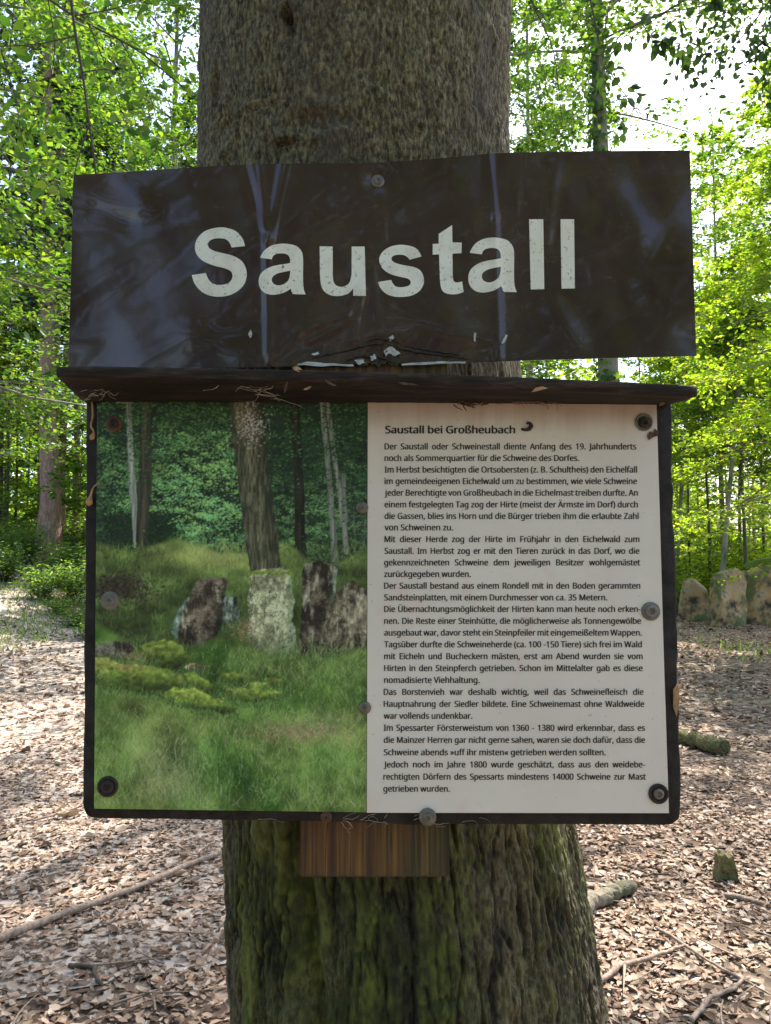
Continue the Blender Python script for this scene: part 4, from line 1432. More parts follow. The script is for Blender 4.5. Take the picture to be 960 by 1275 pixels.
for pts in ([(372, 453), (385, 450), (400, 451.5), (420, 453), (440, 454), (440, 456), (400, 456), (370, 455)],
            [(481, 434), (488, 431), (493, 436), (499, 440), (491, 444), (486, 440), (480, 443), (478, 438)],
            [(500, 453), (535, 451), (560, 450.5), (580, 450), (580, 452.5), (540, 454), (500, 455.5)],
            [(387, 440.5), (396, 438.5), (398, 441), (390, 443)], [(461, 444), (467, 441), (468, 447), (463, 449)], [(484, 420), (489, 417), (491, 421), (486, 425)],
            [(589, 425), (591, 414), (593, 415), (592, 425)], [(623, 428), (630, 417), (632, 418), (626, 429)], [(309, 417), (312, 411), (314, 414), (312, 421)], [(441, 449), (452, 447), (455, 452), (446, 454)]):
    flake(pts, .0012, M['chip'], 'bare_patch', sign, jitter=.7)
rng = np.random.default_rng(8)
for pl_ in ([(388, 447), (415, 440), (450, 431), (465, 428), (478, 430)], [(478, 428), (500, 434), (530, 440), (560, 443), (585, 447)], [(430, 450), (448, 443), (470, 444), (492, 452)], [(500, 430), (540, 437), (575, 442)],
            [(455, 425), (470, 421), (490, 424), (500, 428)], [(470, 452), (480, 440), (485, 430)]):
    a = np.array(pl_, float)
    t = np.linspace(0, 1, 24)
    d = np.linspace(0, 1, len(a))
    x, y = np.interp(t, d, a[:, 0]), np.interp(t, d, a[:, 1]) + rng.normal(0, .5, 24)
    p = PA(x, y, sign_depth(x, y) - .0009)
    V, Fq = tubes(p[None], (.0011 * (1 + .5 * rng.random(24)) * np.sin(np.linspace(.15, 3, 24)))[None], 6)
    child('buckled_paint', mesh_np('buckled_paint', V, Fq, M['darkrust'], True), sign)


# ------------------------------------------------------------------ screws
def lathe(profile, n=28, lobes=None):
    V = []
    a = np.arange(n) * 2 * math.pi / n
    for i, (r, h) in enumerate(profile):
        rr_ = r * (1 + (.22 * np.cos(a * 6) if lobes and i in lobes else 0))
        V.append(np.stack([rr_ * np.cos(a), np.full(n, -h), rr_ * np.sin(a)], -1))
    ix = np.arange(n * len(profile)).reshape(len(profile), n)
    Fq = np.stack([ix[:-1], np.roll(ix[:-1], -1, 1), np.roll(ix[1:], -1, 1), ix[1:]], -1).reshape(-1, 4)
    return np.concatenate(V), Fq


def screw(parent, px, py, Y, rw, rh, mw, mh, hw=.0016, label=None, cup=False):
    k = Y / F
    c = np.array(P(px, py, Y))
    rw, rh = rw * k, rh * k
    hd = rh * .45
    prof = [(rh * 1.02, 0), (rh, hw + hd * .4), (rh * .85, hw + hd * .85), (rh * .55, hw + hd), (rh * .48, hw + hd * .95), (rh * .40, hw + hd * .25), (1e-5, hw + hd * .22)]
    V, Fq = lathe(prof, 36, {4, 5})
    o = child('screw', mesh_np('screw_head', V + c, Fq, mh, True), parent)
    if label:
        o['label'] = label
    if cup:
        wp = [(rw, 0), (rw * 1.0, hw * 1.3), (rw * .93, hw * 1.7), (rw * .80, hw * 1.3), (rw * .72, hw * .5), (rh * .9, hw * .4)]
    else:
        wp = [(rw, 0), (rw, hw * .7), (rw * .95, hw), (rh * .9, hw * 1.05)]
    V, Fq = lathe(wp, 36)
    w = link('washer', mesh_np('washer', V + c, Fq, mw, True), o)
    return o


screw(sign, 470.5, 226, float(sign_depth(470.5, 226)) + .0003, 8.5, 5, M['zinc'], M['zinc'])

# ------------------------------------------------------------------ information board
YB = .812
board = empty('information_board', P(470, 1020, YB))
tag(board, 'framed information board under a small metal hood, with forest photograph and German text', 'board')
ol = [(107, 497), (300, 497), (600, 498), (835, 499), (837, 560), (839, 610), (838, 640), (842, 690), (843, 730), (844, 790), (843, 830), (846, 880), (847, 940), (848.5, 985), (849, 1012), (846, 1022), (838, 1027), (820, 1027.5),
      (700, 1027), (560, 1026.5), (520, 1028), (430, 1024), (300, 1022), (130, 1019.5), (114, 1019), (106, 1015), (102.5, 1004), (103, 960), (104.5, 880), (103.5, 800), (105.5, 730), (105, 660), (107, 600), (106.5, 550)]
ol = np.array(ol, float)
q = np.vstack([ol, ol[:1]])
d = np.concatenate([[0], np.cumsum(np.linalg.norm(np.diff(q, axis=0), axis=1))])
t = np.linspace(0, d[-1], 420, endpoint=False)
o2 = np.stack([np.interp(t, d, q[:, 0]), np.interp(t, d, q[:, 1])], -1)
rng = np.random.default_rng(4)
jit = np.convolve(np.tile(rng.normal(0, 1, 420), 3), np.ones(5) / 5, 'same')[420:840]
cen = np.array([475, 760])
dirv = (o2 - cen) / np.linalg.norm(o2 - cen, axis=1, keepdims=True)
rgt = sstep(o2[:, 0], 800, 830)
o2 = o2 + dirv * (jit * (.6 + 1.2 * rgt))[:, None]


def ring(o_, Y, inset=0):
    p_ = o_ - dirv * inset
    return PA(p_[:, 0], p_[:, 1], Y)


o_world = ring(o2, YB)


def ring_w(Y, inset_m):
    r_ = o_world.copy()
    c_ = r_.mean(0)
    dv = r_ - c_
    r_ -= dv / np.linalg.norm(dv, axis=1, keepdims=True) * inset_m
    r_[:, 1] = Y
    return r_


rings = [ring_w(.8375, .004), ring_w(.8355, .001), ring_w(.8150, .0), ring_w(.8128, .0006), ring_w(YB, .0025), ring_w(YB + .0002, .03)]
V = np.concatenate(rings)
ix = np.arange(420 * 6).reshape(6, 420)
Fq = np.stack([ix[:-1], ix[1:], np.roll(ix[1:], -1, 1), np.roll(ix[:-1], -1, 1)], -1).reshape(-1, 4)
me = mesh_np('board_frame', V, [Fq, ix[5][None, ::-1], ix[0][None]], M['frame'], False)
child('frame', me, board)

# hood
ns_ = 90
xs = np.linspace(P(71, 470, .742).x, P(867, 480, .742).x, ns_)
prof = np.array([(.838, -.0052), (.800, -.0056), (.770, -.0062), (.753, -.0046), (.7440, -.0050), (.7412, -.0044), (.7398, -.0026), (.7396, .0038), (.7404, .0060), (.743, .0067), (.756, .0067), (.790, .0045), (.838, .0035)])
rng = np.random.default_rng(14)
tn = np.linspace(0, 1, ns_)
wav = np.convolve(rng.normal(0, 1, ns_ + 8), np.ones(9) / 9, 'valid')
HV = []
for i, x in enumerate(xs):
    e = min(i, ns_ - 1 - i)
    rd = 1 - .12 * max(0, 1 - e / 2.0) ** 2
    fy = np.clip((.815 - prof[:, 0]) / .07, 0, 1)          # the free edge sags, the back is straight
    zc = 1.7702 + fy * (.0112 - .0190 * tn[i] + .0035 * math.sin(tn[i] * 3.1) + .0006 * wav[i])
    zz = zc + prof[:, 1] * rd + rng.normal(0, .00012, len(prof))
    yy_ = prof[:, 0] + (1 - rd) * .008 + .0006 * wav[i]
    HV.append(np.stack([np.full(len(prof), x), yy_, zz], -1))
HV = np.array(HV)
ix = np.arange(ns_ * len(prof)).reshape(ns_, len(prof))
Fq = np.stack([ix[:-1], ix[1:], np.roll(ix[1:], -1, 1), np.roll(ix[:-1], -1, 1)], -1).reshape(-1, 4)
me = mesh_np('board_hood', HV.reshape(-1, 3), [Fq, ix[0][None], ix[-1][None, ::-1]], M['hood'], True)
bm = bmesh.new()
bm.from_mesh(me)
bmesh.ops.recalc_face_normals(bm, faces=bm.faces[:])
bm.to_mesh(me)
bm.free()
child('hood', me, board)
YP = .8085


# ---- the printed photograph: a forest clearing with stones, put down stroke by stroke
def paint():
    S = 1.25
    W, H = int(336 * S), int(508 * S)
    rg = np.random.default_rng(17)
    img = np.zeros((H, W, 3))
    X0, Y0 = 121, 502
    yy, xx = np.mgrid[0:H, 0:W]
    px = xx / S + X0
    py = yy / S + Y0
    f1 = fbm2((H, W), (60, 60), rg, 5)
    f2 = fbm2((H, W), (14, 14), rg, 4)

    def lay(mask, colr):
        m_ = np.clip(mask, 0, 1)[..., None]
        img[:] = img * (1 - m_) + np.asarray(colr) * m_

    def ss(v, a, b):
        t = np.clip((v - a) / (b - a), 0, 1)
        return t * t * (3 - 2 * t)
    img[:] = np.array([16, 24, 18]) + (f2[..., None] * [26, 34, 26])
    glow = np.exp(-((px - 262) / 62) ** 2 - ((py - 620) / 72) ** 2) + .45 * np.exp(-((px - 150) / 40) ** 2 - ((py - 590) / 60) ** 2) + .4 * np.exp(-((px - 395) / 60) ** 2 - ((py - 640) / 40) ** 2)

    def stamp(x, y, rx, ry, ang_, colr, al=1.0):
        cx, cy = (x - X0) * S, (y - Y0) * S
        rx, ry = rx * S, ry * S
        R_ = int(max(rx, ry)) + 2
        x0, x1, y0, y1 = int(cx) - R_, int(cx) + R_ + 1, int(cy) - R_, int(cy) + R_ + 1
        if x1 <= 0 or y1 <= 0 or x0 >= W or y0 >= H:
            return
        x0, y0, x1, y1 = max(x0, 0), max(y0, 0), min(x1, W), min(y1, H)
        gx_, gy_ = xx[y0:y1, x0:x1] - cx, yy[y0:y1, x0:x1] - cy
        ca, sa = math.cos(ang_), math.sin(ang_)
        u = (gx_ * ca + gy_ * sa) / rx
        v_ = (-gx_ * sa + gy_ * ca) / ry
        a = np.clip(1.35 - (u * u + v_ * v_), 0, 1)[..., None] * al
        img[y0:y1, x0:x1] = img[y0:y1, x0:x1] * (1 - a) + np.asarray(colr) * a

    def blade(x, y, ln, ang_, w, colr, al=.8):
        stamp(x + math.cos(ang_) * ln / 2, y + math.sin(ang_) * ln / 2, ln / 2, w, ang_, colr, al)
    # leaves of the wood, in layered sprays: dark ones first, lit ones over them
    sprays = []
    for _ in range(900):
        x, y = rg.uniform(116, 462), rg.uniform(498, 700)
        iy, ixx = int(np.clip((y - Y0) * S, 0, H - 1)), int(np.clip((x - X0) * S, 0, W - 1))
        br = .12 + .98 * glow[iy, ixx] + 1.1 * max(0, f1[iy, ixx] - .48) + rg.normal(0, .12)
        if 128 < x < 225 and 640 < y < 692:
            br = min(br, .06)
        if x > 385 and y < 560:
            br *= .6
        sprays.append((np.clip(br, .02, 1), x, y))
    sprays.sort(key=lambda q_: q_[0] + rg.normal(0, .08))
    for br, x, y in sprays:
        if br < .05:
            continue
        w_, h__ = rg.uniform(8, 24), rg.uniform(3, 8)
        sl_ = rg.normal(0, .25)
        hue = rg.random()
        for _ in range(int(rg.uniform(14, 40))):
            dx, dy = rg.normal(0, w_ * .5), rg.normal(0, h__ * .5)
            lt = np.clip(br * (1.0 - .35 * dy / h__) + rg.normal(0, .10), 0, 1)
            colr = np.array([18, 36, 20]) * (1 - lt) + (np.array([122, 186, 122]) * (1 - hue) + np.array([146, 184, 96]) * hue) * lt
            stamp(x + dx, y + dy + sl_ * dx, rg.uniform(.9, 2.3), rg.uniform(.5, 1.1), rg.normal(sl_, .6), colr, rg.uniform(.45, .9))
    # dark branches
    for _ in range(60):
        x, y = rg.uniform(120, 450), rg.uniform(502, 660)
        blade(x, y, rg.uniform(15, 50), rg.normal(.3, .5), .45, (16, 20, 14), .7)

    def trunk(l, r, colr, dark, tex=(34, 3), side=.25):
        yl = np.array(l, float)
        yr = np.array(r, float)
        xl = np.interp(py, yl[:, 1], yl[:, 0]) + (f2 - .5) * 2.5
        xr = np.interp(py, yr[:, 1], yr[:, 0]) + (f2 - .5) * 2.5
        m_ = ss(px, xl - .5, xl + .5) * (1 - ss(px, xr - .5, xr + .5)) * ((py >= yl[0, 1]) & (py <= yl[-1, 1]))
        u = np.clip((px - xl) / (xr - xl + 1e-6), 0, 1)
        tx = fbm2((H, W), tex, rg, 4)
        c_ = np.array(dark) + (np.array(colr) - np.array(dark)) * np.clip(.25 + 1.3 * (tx - .3) - side * np.abs(u - .4) * 1.6, 0, 1)[..., None]
        img[:] = img * (1 - m_[..., None]) + c_ * m_[..., None]
    trunk([(157, 500), (160, 600), (165, 650), (168, 684)], [(162, 500), (169, 600), (177, 650), (180, 684)], (170, 176, 160), (70, 78, 70))
    trunk([(178, 500), (172, 600), (171, 650), (170, 700)], [(188, 500), (190, 600), (186, 650), (183, 700)], (86, 82, 64), (32, 34, 27))
    trunk([(397, 500), (408, 620), (412, 700)], [(403, 500), (415, 620), (421, 700)], (140, 144, 132), (70, 76, 68))
    trunk([(403, 500), (420, 620), (428, 690)], [(409, 500), (426, 620), (436, 690)], (142, 142, 130), (66, 70, 62))
    trunk([(423, 590), (428, 650)], [(429, 590), (433, 650)], (120, 124, 110), (60, 64, 58))
    trunk([(360, 502), (366, 600), (367, 700), (366, 725)], [(372, 502), (377, 600), (381, 700), (383, 725)], (52, 50, 38), (16, 16, 12))
    # leaves in front of the thin stems
    for _ in range(1100):
        x, y = rg.uniform(340, 458), 505 + abs(rg.normal(0, 75))
        b_ = rg.random() ** 2.2
        stamp(x, y, rg.uniform(1.2, 2.8), rg.uniform(.5, 1.1), rg.normal(.1, .5), np.array([18, 36, 20]) * (1 - b_) + np.array([90, 138, 80]) * b_, .8)
    for _ in range(900):
        x, y = rg.uniform(120, 280), 500 + abs(rg.normal(0, 55))
        b_ = rg.random() ** 1.8
        stamp(x, y, rg.uniform(1.2, 2.8), rg.uniform(.5, 1.1), rg.normal(.1, .5), np.array([18, 36, 20]) * (1 - b_) + np.array([98, 146, 72]) * b_, .8)
    for yr_ in range(632, 690, 11):
        blade(438, yr_, 17, 0, .7, (92, 96, 86), .8)
    blade(439, 628, 66, 1.52, .8, (84, 88, 78), .8)
    blade(454, 628, 66, 1.60, .8, (84, 88, 78), .8)
    # meadow
    edge = 682 + 8 * np.sin(px * .05) + (f1 - .5) * 26 + 8 * ss(px, 330, 420)
    mm_ = ss(py, edge - 3, edge + 5)
    up_ = np.clip((py - 680) / 130, 0, 1)[..., None]
    up_ = np.clip(up_ * 1.7, 0, 1)
    ylw = np.exp(-((px - 265) / 75) ** 2 - ((py - 695) / 14) ** 2)[..., None]
    mpat = fbm2((H, W), (24, 50), rg, 5, .6)[..., None]
    meadow = (np.array([104, 126, 62]) * (1 - up_) + np.array([62, 78, 40]) * up_) * (.25 + 1.4 * mpat) * (.7 + .6 * f2[..., None])
    meadow = meadow * (1 - .6 * ylw) + np.array([168, 164, 100]) * .6 * ylw
    lay(mm_, meadow)
    for _ in range(3600):
        x = rg.uniform(118, 460)
        y = 684 + rg.random() ** 1.2 * 135
        t_ = (y - 684) / 135
        b_ = rg.random()
        near_ = np.exp(-((x - 270) / 70) ** 2) * np.clip(1 - 2.4 * t_, 0, 1)
        c_ = np.array([40, 62, 30]) * (1 - b_) + np.array([128, 148, 82]) * b_
        c_ = c_ * (.35 + 1.25 * mpat[int(np.clip((y - Y0) * S, 0, H - 1)), int(np.clip((x - X0) * S, 0, W - 1)), 0])
        c_ = c_ * (1 - .5 * near_) + np.array([188, 182, 112]) * .5 * near_
        c_ = c_ * (1 - .25 * t_)
        blade(x, y, rg.uniform(5, 13), -1.57 + rg.normal(0, .45), rg.uniform(.35, .7), c_, .7)
    # dark hollow left
    for _ in range(700):
        x, y = rg.normal(148, 24), rg.normal(735, 10)
        stamp(x, y, rg.uniform(1, 4), rg.uniform(.5, 1.6), rg.uniform(0, 3.1), np.array([40, 34, 28]) * rg.uniform(.5, 2.0), .6)
    # big leaning trunk over the meadow
    trunk([(285, 500), (291, 560), (300, 630), (308, 690), (313, 722)], [(325, 500), (331, 560), (339, 620), (347, 680), (352, 722)], (122, 118, 92), (40, 43, 32), (15, 2.5), .5)
    for _ in range(260):
        x, y = rg.normal(312, 10), rg.normal(531, 13)
        stamp(x, y, rg.uniform(.8, 2.2), rg.uniform(.5, 1), rg.uniform(0, 3), (190, 184, 186), .55)

    fine = fbm2((H, W), (5, 5), rg, 3)
    wob1, wob2 = fbm2((H, W), (22, 22), rg, 5, .6) - .5, fbm2((H, W), (22, 22), rg, 5, .6) - .5

    def inside(pts, wx, wy):
        ins = np.zeros((H, W), bool)
        j = len(pts) - 1
        for i in range(len(pts)):
            xi_, yi_ = pts[i]
            xj_, yj_ = pts[j]
            if yi_ != yj_:
                ins ^= ((yi_ > wy) != (yj_ > wy)) & (wx < (xj_ - xi_) * (wy - yi_) / (yj_ - yi_) + xi_)
            j = i
        return ins

    def soften(m_):
        m_ = m_.astype(float)
        return (m_ * 2 + np.roll(m_, 1, 0) + np.roll(m_, -1, 0) + np.roll(m_, 1, 1) + np.roll(m_, -1, 1)) / 6

    def stone_(pts, base, lightc, darkc, seed, topmoss=None, crack=True, facets=()):
        pts = np.array(pts, float)
        r3 = np.random.default_rng(seed)
        k3 = 1.0 if crack else 1.0
        ins = inside(pts, px + wob1 * 12 * k3, py + wob2 * 10 * k3)
        t1 = fbm2((H, W), (22, 18), r3, 6, .68)
        t2 = fbm2((H, W), (34, 9), r3, 5, .65)
        ym0, ym1 = pts[:, 1].min(), pts[:, 1].max()
        xm0, xm1 = pts[:, 0].min(), pts[:, 0].max()
        a_ = np.clip((t1 - .40) * 5, 0, 1)[..., None]
        c_ = np.array(darkc) * (1 - a_) + np.array(base) * a_
        b_ = np.clip((t2 - .52) * 6, 0, 1)[..., None] * .75
        c_ = c_ * (1 - b_) + np.array(lightc) * b_
        cr_ = np.clip(np.abs(fbm2((H, W), (46, 16), r3, 5, .6) - .5) / .018, 0, 1)
        cr2 = np.clip(np.abs(fbm2((H, W), (14, 20), r3, 4, .6) - .52) / .03, 0, 1)
        c_ = c_ * ((.40 + .60 * cr_) * (.72 + .28 * cr2))[..., None]
        for (fx0, fy0, fx1, fy1, gain, tint) in facets:       # light or dark planes of the block, edge given by a line
            sd_ = (px + wob1 * 14 - fx0) * (fy1 - fy0) - (py + wob2 * 14 - fy0) * (fx1 - fx0)
            m_ = (np.clip(.5 - sd_ / math.hypot(fx1 - fx0, fy1 - fy0) / 4, 0, 1))[..., None]
            c_ = c_ * (1 - m_) + (c_ * gain + np.array(tint)) * m_
        c_ = c_ * (.88 + .75 * fine)[..., None]
        c_ = c_ * (1.12 - .42 * ss(py, ym1 - (ym1 - ym0) * .35, ym1))[..., None]
        m_ = soften(ins)[..., None]
        img[:] = img * (1 - m_) + c_ * m_
        for _ in range(int((xm1 - xm0) * 2.2)):               # grass against the foot
            x = r3.uniform(xm0, xm1)
            blade(x, ym1 + r3.normal(1, 2.5), r3.uniform(4, 12), -1.57 + r3.normal(0, .5), .45, np.array([70, 96, 52]) * r3.uniform(.4, 1.5), .7)
        if topmoss:
            for _ in range(200):
                x = r3.uniform(topmoss[0], topmoss[1])
                y = topmoss[2] + abs(r3.normal(0, topmoss[3])) - 1 + 3 * abs((x - topmoss[0]) / (topmoss[1] - topmoss[0]) - .5)
                b2 = r3.random()
                stamp(x, y, r3.uniform(1, 2.6), r3.uniform(.5, 1.1), 0, np.array([66, 88, 28]) * (1 - b2) + np.array([136, 160, 66]) * b2, .7)
    stone_([(282, 742), (296, 744), (298, 768), (290, 782), (270, 778)], (72, 82, 72), (116, 128, 112), (30, 34, 30), 1)
    stone_([(247, 721), (266, 719), (284, 723), (282, 745), (279, 765), (270, 790), (256, 809), (240, 806), (226, 800), (216, 788), (224, 760), (236, 742)], (80, 72, 60), (116, 110, 94), (34, 30, 25), 2,
           facets=[(236, 735, 222, 806, .85, (34, 52, 46)), (262, 800, 283, 722, .55, (4, 6, 5))])
    stone_([(380, 701), (396, 699), (418, 704), (416, 745), (409, 780), (400, 818), (372, 820), (375, 770)], (70, 64, 52), (110, 110, 94), (28, 25, 21), 3, facets=[(404, 820, 416, 700, .7, (20, 34, 28))])
    stone_([(417, 738), (428, 728), (440, 722), (452, 732), (462, 742), (462, 824), (392, 822), (402, 785)], (84, 78, 64), (118, 114, 96), (36, 33, 27), 4)
    stone_([(312, 722), (316, 714), (330, 710), (346, 709), (360, 713), (366, 722), (365, 770), (370, 800), (371, 818), (340, 822), (312, 812), (310, 770)], (122, 126, 98), (142, 148, 118), (84, 86, 66), 5, (313, 364, 712, 2.0),
           facets=[(356, 820, 360, 715, .72, (6, 12, 8))])
    for _ in range(140):
        stamp(rg.normal(303, 8), rg.normal(784, 8), rg.uniform(.8, 2), rg.uniform(.5, 1), rg.uniform(0, 3), np.array([150, 112, 92]) * rg.uniform(.6, 1.2), .7)
    # grass sea in the foreground
    ed2 = 812 + 10 * np.sin(px * .035 + 1) + (f1 - .5) * 40 - 26 * np.exp(-((px - 120) / 60) ** 2)
    m2 = ss(py, ed2 - 6, ed2 + 8)
    f3 = fbm2((H, W), (46, 90), rg, 5, .6)
    sea = np.array([84, 106, 50]) + (f1[..., None] - .5) * [90, 110, 60] + (f2[..., None] - .5) * [60, 70, 40] + (f3[..., None] - .5) * [70, 40, 40]
    warm = (np.exp(-((px - 215) / 40) ** 2 - ((py - 965) / 40) ** 2) + .7 * np.exp(-((px - 390) / 50) ** 2 - ((py - 905) / 14) ** 2))[..., None]
    sea = sea * (1 - .5 * warm) + np.array([126, 134, 96]) * .5 * warm
    lay(m2, sea)
    for _ in range(11000):
        y = 806 + rg.random() * 206
        x = rg.uniform(116, 462)
        iy, ixx = int(np.clip((y - Y0) * S, 0, H - 1)), int(np.clip((x - X0) * S, 0, W - 1))
        k_ = f1[iy, ixx]
        b_ = np.clip(.5 + (k_ - .5) * 2.2 + rg.normal(0, .28), 0, 1)
        c_ = np.array([40, 62, 26]) * (1 - b_) + np.array([138, 164, 88]) * b_ + (f3[iy, ixx] - .5) * np.array([70, 20, 30])
        if rg.random() < .14 + .4 * warm[iy, ixx, 0]:
            c_ = np.array([164, 172, 128]) * rg.uniform(.7, 1.05)
        t_ = (y - 806) / 206
        blade(x, y, rg.uniform(7, 16) * (.6 + .8 * t_), -1.57 + rg.normal(0, .55), rg.uniform(.28, .55) * (.8 + .4 * t_), c_, rg.uniform(.3, .75))
    # dead grass patch
    for _ in range(420):
        blade(rg.normal(370, 34), rg.normal(909, 6), rg.uniform(4, 12), rg.uniform(0, 3.1), .5, np.array([160, 138, 104]) * rg.uniform(.6, 1.1), .6)

    # mossy stones lying in the grass
    def mossy(pts, seed, br=1.0):
        p_ = np.array(pts, float)
        r3 = np.random.default_rng(seed)
        ins = inside(p_, px + wob1 * 16, py + wob2 * 11)
        y0_, y1_ = p_[:, 1].min(), p_[:, 1].max()
        # the upper rim of the stone in each column gives the lit shelf
        h_ = np.clip((py + wob1 * 10 - y0_ - (y1_ - y0_) * .12) / (y1_ - y0_), 0, 1)
        t1 = fbm2((H, W), (16, 26), r3, 5, .65)
        top = np.array([124, 142, 62])
        midc = np.array([84, 104, 44])
        bot = np.array([40, 50, 24])
        w1 = ss(h_ + (t1 - .5) * .7, .15, .5)[..., None]
        w2 = ss(h_ + (t1 - .5) * .6, .42, .8)[..., None]
        c_ = (top * (1 - w1) + midc * w1) * (1 - w2) + bot * w2
        tan_ = np.clip((fbm2((H, W), (20, 40), r3, 4) - .55) * 5, 0, 1)[..., None]
        c_ = c_ * (1 - .5 * tan_) + np.array([128, 116, 70]) * .5 * tan_
        c_ = c_ * ((.55 + .95 * fine) * (.72 + .56 * t1))[..., None] * br
        m_ = soften(ins)[..., None]
        img[:] = img * (1 - m_) + c_ * m_
        xs_ = np.linspace(p_[:, 0].min(), p_[:, 0].max(), 40)
        for _ in range(int((p_[:, 0].max() - p_[:, 0].min()) * 3.4)):
            x = r3.uniform(p_[:, 0].min() - 4, p_[:, 0].max() + 4)
            near_ = p_[np.abs(p_[:, 0] - x).argsort()[:3]]
            yb = near_[:, 1].max()
            b2 = r3.random()
            blade(x, yb + r3.normal(2, 2.5), r3.uniform(3, 10), -1.57 + r3.normal(0, .6), .5, np.array([32, 52, 24]) * (1 - b2) + np.array([112, 142, 78]) * b2, .75)
    stone_([(118, 804), (140, 800), (166, 800), (168, 812), (150, 824), (118, 820)], (78, 76, 64), (112, 110, 94), (30, 29, 25), 20)
    mossy([(178, 806), (190, 800), (206, 797), (228, 803), (242, 820), (238, 834), (212, 838), (186, 828)], 21, .82)
    mossy([(110, 816), (130, 820), (160, 830), (205, 834), (230, 840), (238, 852), (234, 860), (212, 868), (180, 866), (150, 860), (112, 848)], 22)
    mossy([(234, 838), (256, 845), (272, 858), (266, 866), (240, 860)], 24, .9)
    mossy([(208, 862), (222, 855), (246, 859), (270, 869), (296, 884), (292, 892), (262, 888), (236, 880), (208, 874)], 23, 1.05)
    mossy([(282, 858), (305, 850), (335, 852), (354, 862), (348, 870), (316, 877), (288, 870)], 25)
    mossy([(276, 842), (290, 834), (306, 838), (310, 848), (298, 855), (280, 852)], 26, .85)
    mossy([(330, 846), (346, 842), (360, 850), (352, 858), (334, 856)], 28, .75)
    stone_([(232, 830), (246, 826), (260, 831), (256, 838), (238, 838)], (118, 106, 84), (140, 130, 108), (60, 52, 40), 27)
    for _ in range(90):
        stamp(rg.normal(160, 12), rg.normal(833, 3), rg.uniform(1, 3), rg.uniform(.5, 1), 0, (158, 112, 84), .35)
        stamp(rg.normal(172, 9), rg.normal(818, 4), rg.uniform(1, 2), rg.uniform(.5, 1), rg.uniform(0, 3), np.array([150, 118, 98]) * rg.uniform(.5, 1.2), .6)
    for _ in range(700):
        x, y = rg.uniform(300, 458), rg.normal(832, 14)
        blade(x, y, rg.uniform(6, 16), -1.57 + rg.normal(0, .6), .45, np.array([120, 150, 84]) * rg.uniform(.5, 1.15), .6)
    # the print: a touch soft, a little grain
    bl = (np.roll(img, 1, 0) + np.roll(img, -1, 0) + np.roll(img, 1, 1) + np.roll(img, -1, 1)) / 4
    img[:] = img * .68 + bl * .32
    img[:] = (img * .96 + 1) + rg.normal(0, 3.0, (H, W, 1)) + rg.normal(0, 1.5, (H, W, 3))
    return np.clip(img, 0, 255) / 255


pim = paint()
H_, W_ = pim.shape[:2]
lin = np.where(pim <= .04045, pim / 12.92, ((pim + .055) / 1.055) ** 2.4)
lin = np.clip(lin * 1.8, 0, .8)
u, v = np.meshgrid(np.linspace(0, 1, W_), np.linspace(0, 1, H_))


def quad(u, v, tl, tr, br, bl):
    x = (tl[0] * (1 - u) + tr[0] * u) * (1 - v) + (bl[0] * (1 - u) + br[0] * u) * v
    y = (tl[1] * (1 - u) + tr[1] * u) * (1 - v) + (bl[1] * (1 - u) + br[1] * u) * v
    return x, y


x, y = quad(u, v, (121, 500), (457.6, 501), (456.2, 1011.5), (117, 1007))
V = PA(x, y, YP + .0004 * np.sin(x * .02) * np.sin(y * .017)).reshape(-1, 3)
ix = np.arange(W_ * H_).reshape(H_, W_)
Fq = np.stack([ix[1:, :-1], ix[1:, 1:], ix[:-1, 1:], ix[:-1, :-1]], -1).reshape(-1, 4)
loop = np.concatenate([ix[0, :-1], ix[:-1, -1], ix[-1, :0:-1], ix[:0:-1, 0]])
bv = V[loop] + [0, .003, 0]
nl_ = len(loop)
rimf = np.stack([loop, np.roll(loop, -1), np.roll(np.arange(nl_), -1) + len(V), np.arange(nl_) + len(V)], -1)
me = mesh_np('photo_panel', np.concatenate([V, bv]), [Fq, rimf], M['print'], True)
me.materials.append(M['edge'])
mi = np.zeros(len(me.polygons), np.int32)
mi[len(Fq):] = 1
me.polygons.foreach_set('material_index', mi)
ca = me.color_attributes.new('print', 'FLOAT_COLOR', 'POINT')
rgba = np.ones((len(V) + nl_, 4), np.float32)
rgba[:len(V), :3] = lin.reshape(-1, 3)
ca.data.foreach_set('color', rgba.ravel())
child('photo_panel', me, board)


def slab_px(pts, Y0, Y1, mat, mat2, name, bev=.0006):
    bm = bmesh.new()
    a = [bm.verts.new(P(*p, Y0)) for p in pts]
    b_ = [bm.verts.new(Vector(P(*p, Y0)) + Vector((0, Y1 - Y0, 0))) for p in pts]
    bm.faces.new(a)
    bm.faces.new(b_[::-1])
    for i in range(len(a)):
        f_ = bm.faces.new((a[i], b_[i], b_[(i + 1) % len(a)], a[(i + 1) % len(a)]))
        f_.material_index = 1
    bmesh.ops.recalc_face_normals(bm, faces=bm.faces[:])
    me = bpy.data.meshes.new(name)
    bm.to_mesh(me)
    bm.free()
    me.materials.append(mat)
    me.materials.append(mat2)
    return me


child('text_panel', slab_px([(458, 501), (817.5, 504), (821, 620), (826, 800), (833, 1012.5), (456.8, 1012)], YP - .0002, YP + .003, M['panel'], M['edge'], 'text_panel'), board)

